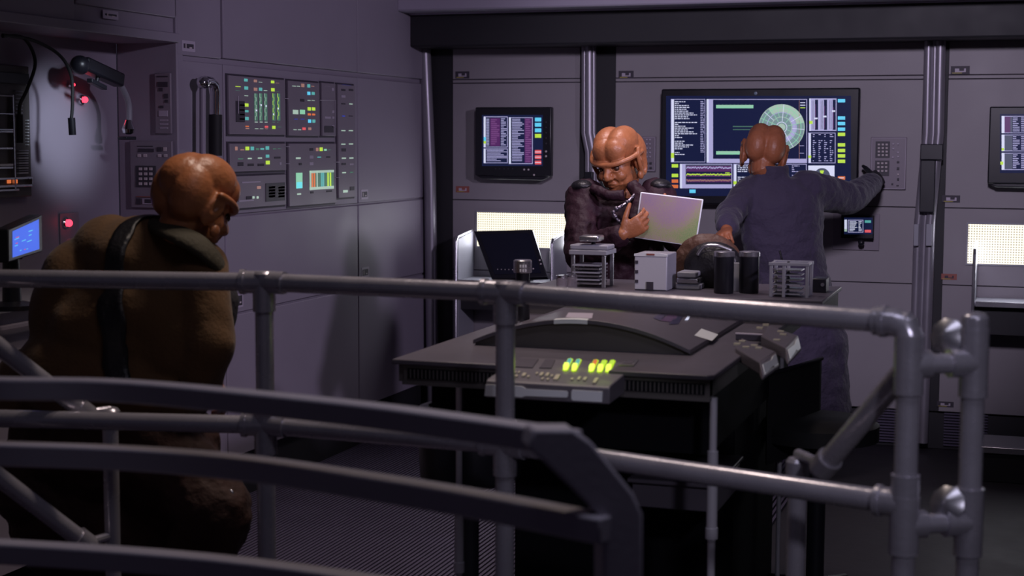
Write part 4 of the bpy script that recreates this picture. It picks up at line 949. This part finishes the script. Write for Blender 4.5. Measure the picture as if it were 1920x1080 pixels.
# clear tumblers
glass = mat('clear_glass', (.8, .75, .8), .05); glass.node_tree.nodes['Principled BSDF'].inputs['Transmission Weight'].default_value = .9
Y = 4.93
g0 = thing('glass_vial', 'left of two small clear glass vials in front of the card rack', 'vial', (xY(1053, Y), Y, ZQ if Y > 4.98 else ZQ))
Y = 5.05; g0.location = (xY(1053, Y), Y, ZQ)
m = MB(); m.lathe([(.018, 0), (.0185, .004), (.0185, .038), (.017, .042), (.0165, .04), (.0165, .006), (.0, .005)], (0, 0, 0), ZV, 24); m.build('glass', glass, g0, local=True)
m = MB(); m.lathe([(.019, .041), (.019, .047), (.012, .049)], (0, 0, 0), ZV, 24); m.build('rim', chrome, g0, local=True)
g1 = copy_tree(g0); g1.location = (xY(1072, Y+.05), Y+.05, ZQ); g1['label'] = 'right of two small clear glass vials in front of the card rack'
g0['group'] = g1['group'] = 'glass vials on the table'
# folded stack
Y = 5.2; xa, xb = xY(1267, Y), xY(1312, Y); z = ZQ
for k, (lab, w) in enumerate((('bottom slab of the small stack right of the pale box', 0), ('middle slab of the small stack right of the pale box', .006), ('topmost slab of the small stack right of the pale box', .012))):
    o = MB().box((xa+w*.5, Y-w, z), (xb-w, Y+.09, z+.019)).build('data_slab', (greyp, steel, greyp)[k], bevel=.004); tag(o, lab, 'slab', 'stacked data slabs'); z += .021
# canisters
def canister(label, px, Y):
    c = Vector((xY(px, Y), Y, ZQ)); z1 = zY(471, px, Y)-ZQ; t = thing('canister', label, 'canister', c, group='black canisters'); r = .033
    m = MB(); m.lathe([(r*.94, 0), (r, .004), (r, z1-.018)], (0, 0, 0), ZV, 30); m.build('body', blackp, t, local=True)
    m = MB(); m.lathe([(r, z1-.018), (r+.002, z1-.016), (r+.002, z1-.002), (r-.002, z1), (r*.6, z1-.004)], (0, 0, 0), ZV, 30); m.build('lid', steel, t, local=True)
    return t, c, z1
canister('black canister with a silver lid, left of the two', 1357, 5.12); canister('black canister with a silver lid, right of the two', 1404, 5.16)
Y = 5.2; a, b = at(1373, 493, Y=Y), at(1386, 528, Y=Y); o = MB().box((a.x, Y, ZQ), (b.x, Y+.02, a.z)).build('white_card', whitep, bevel=.001); tag(o, 'small white upright card between the two black canisters', 'card')
# wire rack
Y = 5.05; t = thing('plate_rack', 'pale open frame rack holding thin trays, right end of the table', 'rack', (xY(1480, Y), Y+.06, ZQ))
xa, xm, xb = xY(1442, Y), xY(1466, Y), xY(1515, Y); zt = zY(494, 1480, Y)
for x in (xa, xm, xb-.009):
    for y in (Y, Y+.1): MB().box((x, y, ZQ), (x+.010, y+.009, zt)).build('upright', greyp, t, bevel=.001)
for y in (Y-.001, Y+.1): MB().box((xa-.003, y, zt-.008), (xb+.003, y+.01, zt+.002)).build('top_bar', greyp, t, bevel=.001)
for x in (xa, xb-.009): MB().box((x, Y, zt-.006), (x+.009, Y+.1, zt)).build('side_bar', greyp, t)
for k in range(6): MB().box((xa+.004, Y+.012, ZQ+.008+k*.0155), (xb-.026, Y+.098, ZQ+.0115+k*.0155)).build('tray', steel if k % 2 else greyp, t)
Y = 5.25; a = at(1523, 522, Y=Y); b = at(1548, 570, Y=Y); t = thing('speaker_box', 'small black box with a round knob beside the pale frame rack', 'box', ((a.x+b.x)/2, Y+.04, ZQ))
MB().box((a.x, Y, ZQ), (b.x, Y+.08, a.z)).build('casing', blackp, t, bevel=.003); MB().lathe([(.006, 0), (.006, .006)], (a.x+.035, Y, a.z-.02), (0, -1, 0), 14).build('knob', steel, t)
# brown leather satchel
t = thing('satchel', 'brown leather satchel arched behind the black canisters', 'bag', (xY(1330, 5.32), 5.32, ZQ))
m = MB(); YY = 5.33
pth = smooth([at(1262, 505, Y=YY), at(1285, 470, Y=YY), at(1315, 450, Y=YY), at(1345, 441, Y=YY), at(1372, 452, Y=YY), at(1392, 480, Y=YY)], 6)
m.ell(at(1327, 502, Y=YY+.05), (.128, .055, .122)); m.build('flap', leatherb, t, remesh=.006, smooth_it=3, fold=.008, fscale=.03)
m = MB(); m.ell(at(1338, 500, Y=YY-.01), (.106, .06, .088)); m.build('pouch', strapm, t)
pth = smooth([at(1308, 478, Y=YY-.06), at(1320, 463, Y=YY-.06), at(1345, 461, Y=YY-.06), at(1372, 470, Y=YY-.06)], 6); m = MB(); m.tube(pth, .006, 10); m.build('handle', steel, t)
# ------------------------------------------------------------------ people
def frame(fdir, up, roll=0):
    f = Vector(fdir).normalized(); u = Vector(up); r = f.cross(u).normalized(); u = r.cross(f).normalized()
    if roll: q = Matrix.Rotation(roll, 3, f); r = q @ r; u = q @ u
    return Matrix((r, f, u)).transposed()          # columns: right, forward, up
def head_mesh(m, o, R, s=1.0, neck=None, es=1.0, fill=False):
    o = Vector(o)
    def T(x, y, z): return o + R @ Vector((x, y, z))*s
    def E(x, y, z, a, b, c, n=22): m.ell(T(x, y, z), (a*s, b*s, c*s), R, n, 16)
    E(0, -.012, .012, .076, .094, .078)
    if fill: E(0, -.040, .022, .078, .092, .078); E(0, .0, .030, .078, .095, .074)
    for q in (-1, 1):
        E(q*.030, -.012, .044, .057, .086, .068); E(q*.037, -.058, -.002, .056, .060, .080); E(q*.024, .046, .036, .048, .046, .050)
        E(q*.036, .066, -.058, .024, .024, .022); E(q*.040, .035, -.085, .022, .035, .035)
    E(0, .035, -.052, .062, .056, .070); E(0, .045, -.105, .040, .040, .030); E(0, .074, -.122, .018, .015, .015)
    br = [T(.103*sin(a), -.012+.110*cos(a), -.004+.012*abs(sin(a))**3) for a in [radians(-92+184*i/24) for i in range(25)]]
    m.tube(br, .0105*s, 10); m.ell(br[0], .0105*s, nu=10, nv=8); m.ell(br[-1], .0105*s, nu=10, nv=8)
    # nose with creased bridge
    m.tube([T(0, .088, -.012), T(0, .104, -.035), T(0, .114, -.050)], [.011*s, .012*s, .014*s], 12); E(0, .112, -.054, .015, .015, .012, 14)
    for q in (-1, 1): E(q*.014, .102, -.057, .009, .010, .009, 12)
    for k in range(4):
        w = .020-.002*k; m.tube([T(-w, .090+.004*k, -.014-.009*k), T(0, .101+.005*k, -.012-.009*k), T(w, .090+.004*k, -.014-.009*k)], .0032*s, 8)
    m.tube([T(-.026, .079, -.090), T(-.010, .094, -.080), T(.010, .094, -.080), T(.026, .079, -.090)], .0052*s, 10)
    m.tube([T(-.022, .080, -.092), T(0, .091, -.095), T(.022, .080, -.092)], .0058*s, 10)
    for q in (-1, 1):          # brow folds and nasolabial folds
        m.tube([T(q*.012, .092, -.008), T(q*.034, .086, -.004), T(q*.055, .066, -.008)], .006*s, 10)
        m.tube([T(q*.018, .092, -.052), T(q*.034, .084, -.072), T(q*.032, .074, -.098)], .0045*s, 8)
        m.tube([T(q*.020, .088, -.033), T(q*.034, .084, -.037), T(q*.048, .074, -.033)], .0042*s, 8)
        # large ear: raised rim round a hollow, thick lobe
        rim = []
        for i in range(25):
            a = 2*pi*i/24; rim.append(T(q*(.094+.016*sin(a)*.3+.008*max(0, -cos(a)))*(.88+.12*es), -.012-.032*es*cos(a+.25), -.030+.056*es*sin(a)))
        m.tube(rim, .0085*s, 10, False); 
        for p in rim[::2]: m.ell(p, .0085*s, nu=8, nv=6)
        E(q*.080, -.016, -.028, .014, .030, .050, 16); E(q*.092, .012, -.080, .011, .016, .018, 14)
        m.tube([T(q*.093, -.020, -.050), T(q*.099, -.004, -.025), T(q*.094, -.016, .000)], .005*s, 8)
    if neck is not None: m.tube([T(0, -.02, -.05), T(0, -.035, -.10), neck], [.060*s, .052*s, .060*s], 18); m.ell(neck, .062*s)
    return T
def hand(m, w, fd, back, thumb, curl=.5, s=1.0, spread=.12, curls=None):
    f = Vector(fd).normalized(); b = Vector(back); b = (b-f*b.dot(f)).normalized(); sd = f.cross(b).normalized()*thumb; w = Vector(w)
    m.loft([(w-f*.02*s, sd*.027*s, b*.020*s), (w+f*.012*s, sd*.028*s, b*.018*s), (w+f*.045*s, sd*.038*s, b*.016*s), (w+f*.080*s, sd*.040*s, b*.013*s), (w+f*.090*s, sd*.034*s, b*.008*s)], 18)
    Ls = (.072, .080, .074, .058); xs = (.029, .010, -.010, -.029)
    for i in range(4):
        c = (curls[i] if curls else curl)*(1+.08*i); p = w+f*(.082-.004*abs(i-1))*s+sd*xs[i]*s; d = (f+sd*spread*(1.2-i)*.5).normalized(); pts = [p-d*.018*s, p]; ax = d.cross(b).normalized()
        for k, q in enumerate((.44, .31, .25)):
            d = Matrix.Rotation(-c*(1, 1.15, .8)[k], 3, ax) @ d; pts.append(pts[-1]+d*Ls[i]*q*s)
        rr = [.0095*s, .0092*s, .0085*s, .0078*s, .0068*s]
        m.tube(pts, rr, 10)
        for p_, r_ in zip(pts, rr): m.ell(p_, r_*1.03, nu=10, nv=8)
    p = w+f*.022*s+sd*.026*s; d = (f*.7+sd*.75-b*.25).normalized(); pts = [p-d*.01, p]; ax = d.cross(b).normalized()
    for k, q in enumerate((.036, .030, .024)):
        pts.append(pts[-1]+d*q*s); d = (d+(-b*.25+f*.25)*curl*1.4).normalized()
    rr = [.012*s, .013*s, .0115*s, .0100*s, .0080*s]; m.tube(pts, rr, 10)
    for p_, r_ in zip(pts, rr): m.ell(p_, r_*1.02, nu=10, nv=8)
def limb(m, pts, rr):
    for a, b, ra, rb in zip(pts, pts[1:], rr, rr[1:]): m.cap(a, b, ra, rb)
def eyes(t, T, R, s, col=eyem):
    for q in (-1, 1): MB().ell(T(q*.034, .080, -.024), .0105*s).build('eye', col, t)
def boot(t, ank, fd, name='boot', mt=strapm):
    f = Vector((fd[0], fd[1], 0)).normalized(); sd = f.cross(ZV); a = Vector((ank.x, ank.y, 0)); m = MB()
    m.loft([(a-f*.075+ZV*.025, sd*.030, ZV*.025), (a-f*.05+ZV*.040, sd*.040, ZV*.040), (a+f*.03+ZV*.040, sd*.043, ZV*.040), (a+f*.11+ZV*.030, sd*.048, ZV*.030), (a+f*.17+ZV*.022, sd*.036, ZV*.021), (a+f*.19+ZV*.015, sd*.018, ZV*.014)], 18)
    m.tube([a+ZV*.04, a+ZV*.20], [.050, .055], 18); m.build(name, mt, t, remesh=.008, smooth_it=3)
def pxe(m, px, py, d, rx, ry, rz, nu=24):      # ellipsoid given by its place and half sizes in metres along right, up, forward
    m.ell(at(px, py, d=d), (rx, rz, ry), Matrix((RH, FH, ZV)).transposed(), nu, 16)

# --- person holding the tablet behind the table
D = 6.02
O = at(1157, 292, d=D); HR = frame(-FH*.80-RH*.50-ZV*.34, ZV, radians(4)); neck = O+Vector((0, 0, -.150))+FH*.05+RH*.02
gx = Vector((O.x, O.y, 0))+FH*.06
t = thing('person', 'bald person in a dark ornate jacket, looking down and holding a tablet', 'person', gx)
shR, shL = at(1092, 372, d=D+.02), at(1236, 370, d=D+.08); elR, wrR = at(1088, 478, d=D-.12), at(1166, 440, d=D-.30); elL, wrL = at(1275, 450, d=D-.02), at(1252, 425, d=D-.10)
pel = Vector((gx.x, gx.y, .86)); ch = (shR+shL)/2-ZV*.12
m = MB(); T = head_mesh(m, O, HR, 1.0, neck)
m.loft([(pel-ZV*.06, RH*.13, FH*.10), (pel+ZV*.06, RH*.14, FH*.10), (ch-ZV*.10, RH*.13, FH*.095), (ch+ZV*.03, RH*.16, FH*.11), (neck-ZV*.02, RH*.06, FH*.06)])
limb(m, [shR, elR, wrR], [.050, .038, .026]); limb(m, [shL, elL, wrL], [.050, .038, .026])
hand(m, wrR, at(1222, 408, d=D-.31)-wrR, -fwd*.9-ZV*.3, -1, .45, .95); hand(m, wrL, ZV*.6+RH*.3-FH*.5, RH+FH*.3, 1, .5)
hips = [pel+RH*q*.09-ZV*.04 for q in (-1, 1)]; kn = [Vector((h.x, h.y, .47))-FH*.03 for h in hips]; an = [Vector((h.x, h.y, .09)) for h in hips]
for h, k_, a_ in zip(hips, kn, an): limb(m, [h, k_, a_], [.078, .052, .036])
for a_ in an: m.ell(a_+Vector((0, 0, -.04))-FH*.06, (.035, .09, .03), Matrix((RH, FH, ZV)).transposed())
m.build('body', skin, t, remesh=.0042, smooth_it=2); eyes(t, T, HR, 1.0)
m = MB()
m.loft([(pel-ZV*.16, RH*.185, FH*.14), (pel+ZV*.05, RH*.165, FH*.13), (ch-ZV*.10, RH*.165, FH*.125), (ch+ZV*.05, RH*.195, FH*.135), (ch+ZV*.12, RH*.16, FH*.11), (neck-ZV*.045, RH*.085, FH*.08), (neck-ZV*.01, RH*.07, FH*.07)])
limb(m, [shR+RH*.01, elR, wrR-(wrR-elR)*.12], [.078, .060, .046]); limb(m, [shL-RH*.01, elL, wrL-(wrL-elL)*.12], [.078, .060, .046])
m.build('jacket', maroon, t, remesh=.008, smooth_it=3, fold=.022, fscale=.05)
for p, q in ((shR, -1), (shL, 1)):
    m = MB(); m.ell(p+ZV*.048+RH*q*.0-FH*.02, (.046, .050, .026), Matrix((RH, FH, ZV)).transposed()); m.build('shoulder_pad', strapm, t, label='glossy black shoulder pad')
m = MB()                                      # studded chain down the chest
pth = smooth([at(1200, 352, d=D-.10), at(1176, 380, d=D-.16), at(1150, 398, d=D-.175), at(1168, 425, d=D-.17), at(1180, 455, d=D-.16)], 6)
for i, p in enumerate(pth[::2]): m.ell(p, .008+.003*(i % 2), nu=10, nv=8)
m.tube(pth, .006, 8); m.build('chest_chain', mat('dull_chain', (.16, .14, .17), .35, metal=.8), t, label='dull metal chain')
m = MB(); m.tube([at(1184, 345, d=D-.07), at(1205, 372, d=D-.12), at(1188, 415, d=D-.15)], [.026, .036, .028], 12); m.tube([at(1110, 352, d=D-.06), at(1140, 366, d=D-.11), at(1170, 366, d=D-.12)], [.018, .022, .02], 12); m.build('scarf', maroon, t, remesh=.006, smooth_it=2, fold=.012, fscale=.03)
m = MB(); m.loft([(pel-ZV*.10, RH*.17, FH*.125), (pel+ZV*.02, RH*.165, FH*.125)])
for h, k_, a_ in zip(hips, kn, an): limb(m, [h, k_, a_+ZV*.06], [.088, .064, .055])
m.build('trousers', darkcl, t, remesh=.010, smooth_it=3)
for a_ in an: boot(t, a_, -FH)

# the tablet
t = thing('tablet', 'thin pale-edged tablet with an iridescent green and pink back, held up over the table', 'tablet', at(1250, 455, d=D-.27))
q = [at(1201, 360, d=D-.26), at(1319, 374, d=D-.29), at(1305, 463, d=D-.27), at(1189, 446, d=D-.24)]; n = (q[1]-q[0]).cross(q[3]-q[0]).normalized(); n = n if n.dot(fwd) > 0 else -n
iri = bpy.data.materials.new('iridescent'); iri.use_nodes = True; nt = iri.node_tree; b_ = nt.nodes['Principled BSDF']; tc = nt.nodes.new('ShaderNodeTexCoord')
nz = nt.nodes.new('ShaderNodeTexNoise'); nz.inputs['Scale'].default_value = 5.0; nz.inputs['Detail'].default_value = 1; nt.links.new(tc.outputs['Object'], nz.inputs[0])
nz2 = nt.nodes.new('ShaderNodeTexNoise'); nz2.inputs['Scale'].default_value = 420; nt.links.new(tc.outputs['Object'], nz2.inputs[0])
ad = nt.nodes.new('ShaderNodeMath'); ad.operation = 'MULTIPLY_ADD'; ad.inputs[1].default_value = .42; nt.links.new(nz2.outputs['Fac'], ad.inputs[0]); nt.links.new(nz.outputs['Fac'], ad.inputs[2])
cr = nt.nodes.new('ShaderNodeValToRGB'); cr.color_ramp.elements[0].position = .48; cr.color_ramp.elements[0].color = (.20, .42, .14, 1); cr.color_ramp.elements[1].position = .9; cr.color_ramp.elements[1].color = (.33, .27, .43, 1)
e = cr.color_ramp.elements.new(.60); e.color = (.42, .42, .20, 1); e = cr.color_ramp.elements.new(.72); e.color = (.46, .31, .37, 1)
nt.links.new(ad.outputs[0], cr.inputs[0]); nt.links.new(cr.outputs[0], b_.inputs['Base Color']); b_.inputs['Roughness'].default_value = .35; b_.inputs['Metallic'].default_value = .25
MB().prism(q, n*.012).build('case', padm, t, bevel=.003); ctr = sum(q, Vector())/4; MB().prism([ctr+(v-ctr)*.955-n*.0008 for v in q], n*.002).build('back_plate', iri, t)

# --- person at the wall keypad, seen from behind
D = 7.12
O = at(1434, 279, d=D); HR = frame(FH*.97+RH*.10-ZV*.25, ZV, radians(9)); neck = O+Vector((0, 0, -.135))-FH*.03+RH*.03
gx = Vector((O.x, O.y, 0))+RH*.10
t = thing('person', 'bald person in a long slate-blue coat, back turned, reaching to the wall keypad', 'person', gx)
shL, shR = at(1408, 362, d=D+.02), at(1512, 356, d=D+.02); elR, wrR = at(1596, 372, d=D+.20), at(1640, 340, d=D+.50); elL, wrL = at(1368, 400, d=D-.12), at(1362, 432, d=D-.32)
wl_ = at(1657, 324, Y=YB-.014)
pel = at(1478, 535, d=D+.02); ch = at(1462, 415, d=D)
m = MB(); T = head_mesh(m, O, HR, 1.0, neck)
m.loft([(pel-ZV*.08, RH*.14, FH*.11), (pel+ZV*.05, RH*.135, FH*.10), (ch-ZV*.05, RH*.13, FH*.10), (ch+ZV*.08, RH*.155, FH*.11), (neck-ZV*.02, RH*.06, FH*.06)])
limb(m, [shR, elR, wrR], [.048, .038, .026]); limb(m, [shL, elL, wrL], [.048, .038, .026])
hd = (wl_-wrR); hand(m, wrR, hd, ZV*.5+RH*.6-FH*.2, -1, .62, min(1, hd.length/.13)); hand(m, wrL, at(1352, 446, d=D-.45)-wrL, ZV-RH*.4, 1, .45)
hips = [Vector((pel.x, pel.y, .82))+RH*q*.09 for q in (-1, 1)]; kn = [Vector((h.x, h.y, .45)) for h in hips]; an = [Vector((h.x, h.y, .09))-FH*.03 for h in hips]
for h, k_, a_ in zip(hips, kn, an): limb(m, [h, k_, a_], [.078, .052, .036])
for a_ in an: m.ell(a_+Vector((0, 0, -.04))+FH*.06, (.035, .09, .03), Matrix((RH, FH, ZV)).transposed())
m.build('body', skin2, t, remesh=.0042, smooth_it=2); eyes(t, T, HR, 1.0)
m = MB()
hem = .30; g2 = at(1500, 700, d=D+.02)
m.loft([(Vector((g2.x, g2.y, hem)), RH*.235, FH*.19), (at(1497, 640, d=D+.02), RH*.225, FH*.18), (at(1487, 570, d=D+.02), RH*.205, FH*.165), (at(1478, 510, d=D+.02), RH*.180, FH*.145), (at(1466, 455, d=D), RH*.185, FH*.14), (at(1462, 400, d=D), RH*.198, FH*.145), (at(1460, 362, d=D), RH*.192, FH*.125), (at(1452, 335, d=D), RH*.125, FH*.095), (neck+ZV*.005-RH*.008, RH*.088, FH*.080), (neck+ZV*.058-RH*.014, RH*.084, FH*.080)], 36)
limb(m, [shR+ZV*.0, elR, elR+(wrR-elR)*.86], [.094, .076, .056]); limb(m, [shL, elL, elL+(wrL-elL)*.8], [.080, .064, .050])
m.build('coat', navy, t, remesh=.009, smooth_it=3, fold=.024, fscale=.07)
# vent flap and back seam of the coat
m = MB(); m.tube([at(1462, 470, d=D-.14), at(1478, 530, d=D-.16), at(1487, 560, d=D-.175)], .004, 8); m.build('coat_seam', strapm, t)
m = MB(); hand(m, wrR-hd.normalized()*.004, hd, ZV*.5+RH*.6-FH*.2, -1, .62, min(1, hd.length/.13)*1.12); m.build('glove', glove, t, remesh=.005, smooth_it=2)
u = (wrR-elR).normalized(); m = MB(); m.tube([wrR-u*.050, wrR-u*.018], [.040, .038], 18); m.build('cuff', mat('orange_cuff', (.42, .10, .03), .7), t, label='orange cuff')
u = (wrL-elL).normalized(); m = MB(); m.tube([wrL-u*.05, wrL-u*.03], .038, 18); m.build('bracelet', chrome, t)
m = MB(); m.loft([(Vector((pel.x, pel.y, .75)), RH*.16, FH*.12), (Vector((pel.x, pel.y, .95)), RH*.15, FH*.12)])
for h, k_, a_ in zip(hips, kn, an): limb(m, [h, k_, a_+ZV*.06], [.086, .064, .055])
m.build('trousers', darkcl, t, remesh=.010, smooth_it=3)
for a_ in an: boot(t, a_, FH)

# --- hunched person in the brown jacket, left foreground
D = 4.45
O = at(374, 370, d=D); HS = 1.10; HR = frame(RH*.62+FH*.76-ZV*.42, ZV, radians(4)); neck = at(352, 452, d=D+.01)
gx = at(250, 800, d=D); gx = Vector((gx.x, gx.y, 0))
t = thing('person', 'bald person in a brown canvas jacket hunched forward at the left, seen from behind', 'person', gx)
m = MB(); T = head_mesh(m, O, HR, HS, neck, .5, True)
shR, elR, wrR = at(368, 520, d=D-.05), at(392, 640, d=D-.08), at(400, 720, d=D+.12); shL, elL, wrL = at(200, 480, d=D+.10), at(110, 600, d=D+.16), at(60, 680, d=D+.34)
ch = at(285, 520, d=D+.03); pel = at(205, 790, d=D+.02); hipR, hipL = at(275, 800, d=D-.02), at(140, 800, d=D+.08)
m.loft([(pel-ZV*.06, RH*.16, FH*.12), (pel+ZV*.10, RH*.16, FH*.12), (at(245, 640, d=D), RH*.16, FH*.11), (ch, RH*.17+ZV*.05, FH*.12), (neck, RH*.06+ZV*.03, FH*.06)])
limb(m, [shR, elR, wrR], [.056, .044, .030]); limb(m, [shL, elL, wrL], [.056, .044, .030])
hand(m, wrR, RH*.3+FH*.6-ZV*.7, RH+ZV*.1, -1, .5, 1.05); hand(m, wrL, FH*.6-ZV*.5-RH*.1, -RH+ZV*.2, 1, .5, 1.05)
knR, knL = at(405, 960, d=D-.10), at(150, 985, d=D+.05); anR, anL = at(330, 1240, d=D-.05), at(150, 1240, d=D+.25)
anR.z = anL.z = .10
limb(m, [hipR, knR, anR], [.088, .060, .040]); limb(m, [hipL, knL, anL], [.088, .060, .040])
m.build('body', skin, t, remesh=.005, smooth_it=2); eyes(t, T, HR, HS)
m = MB()
pxe(m, 268, 500, D+.03, .175, .150, .15); pxe(m, 285, 585, D+.0, .19, .16, .16); pxe(m, 150, 590, D+.08, .15, .17, .15); pxe(m, 205, 470, D+.06, .105, .100, .12); pxe(m, 352, 512, D, .098, .100, .11)
pxe(m, 235, 610, D+.02, .235, .16, .17); pxe(m, 200, 700, D+.04, .27, .17, .18); pxe(m, 240, 745, D+.02, .25, .12, .18); pxe(m, 80, 735, D+.12, .14, .14, .14)
m.cap(at(190, 500, d=D+.08), at(105, 660, d=D+.12), .092, .085); m.cap(at(330, 462, d=D), at(375, 500, d=D-.02), .075, .085)
limb(m, [shR+RH*.01, elR, at(378, 705, d=D-.04)], [.085, .078, .066])
pxe(m, 150, 545, D+.07, .125, .15, .14); pxe(m, 330, 620, D-.01, .15, .17, .13)
m.build('jacket', brown, t, remesh=.009, smooth_it=16, fold=.030, fscale=.20)
jk = t.children[-1]
# collar standing round the neck, pointed lapel at the right
m = MB(); cpts = smooth([at(292, 412, d=D+.04), at(308, 428, d=D-.06), at(340, 442, d=D-.12), at(374, 460, d=D-.12), at(400, 484, d=D-.09), at(418, 508, d=D-.03)], 5)
m.tube(cpts, [.038+.010*sin(pi*i/(len(cpts)-1)) for i in range(len(cpts))], 12, flat=.45); m.build('collar', mat('olive_collar', (.05, .042, .026), .85, bump=.4, bscale=70), jk, remesh=.006, smooth_it=2)
m = MB(); m.loft([(at(418, 530, d=D+.02), RH*.03, FH*.05), (at(432, 560, d=D+.02), RH*.025, FH*.05), (at(430, 600, d=D+.02), RH*.02, FH*.05), (at(415, 650, d=D+.02), RH*.02, FH*.05)]); m.build('front_flap', darkcl, jk, remesh=.008, smooth_it=2)
# harness strap over the back
rb = []
for i, (x, y, dd_) in enumerate(((300, 398, .02), (262, 396, -.04), (232, 405, -.10), (216, 430, -.14), (206, 465, -.16), (200, 500, -.17), (196, 560, -.18), (205, 640, -.19), (225, 730, -.18))): rb.append(at(x, y, d=D+dd_))
P3 = smooth(rb, 6); m = MB(); vs = []; fs = []
for i, p in enumerate(P3):
    tg = (P3[min(i+1, len(P3)-1)]-P3[max(i-1, 0)]).normalized(); nn = tg.cross(fwd).normalized()
    for k in range(5): vs.append(p+nn*.036*(k-2)/2)
for i in range(len(P3)-1):
    for k in range(4): fs.append((i*5+k, i*5+k+1, (i+1)*5+k+1, (i+1)*5+k))
m.add(vs, fs); so = m.build('harness_strap', strapm, t)
sw = so.modifiers.new('wrap', 'SHRINKWRAP'); sw.target = jk; sw.wrap_method = 'NEAREST_SURFACEPOINT'; sw.wrap_mode = 'ABOVE_SURFACE'; sw.offset = .004
sd = so.modifiers.new('thick', 'SOLIDIFY'); sd.thickness = .006; sd.offset = 1
m = MB(); m.loft([(pel-ZV*.09, RH*.185, FH*.15), (pel+ZV*.08, RH*.19, FH*.15)])
pxe(m, 215, 830, D+.04, .31, .17, .17); pxe(m, 330, 900, D, .14, .13, .13); pxe(m, 90, 900, D+.08, .17, .16, .14)
limb(m, [hipR, knR, anR+ZV*.05], [.130, .108, .082]); limb(m, [hipL, knL, anL+ZV*.05], [.130, .108, .082])
pxe(m, 190, 985, D+.10, .27, .20, .15); pxe(m, 320, 1010, D+.05, .16, .18, .12)
m.build('trousers', trousers, t, remesh=.010, smooth_it=3, fold=.03, fscale=.08)
boot(t, anR, RH*.6+FH); boot(t, anL, RH*.4+FH)
m = MB(); p = at(432, 928, d=D-.16); m.ell(p, (.012, .006, .016)); m.tube([at(395, 915, d=D-.14), at(452, 925, d=D-.10)], .012, 10, flat=.4); m.build('knee_buckle', steel, t)
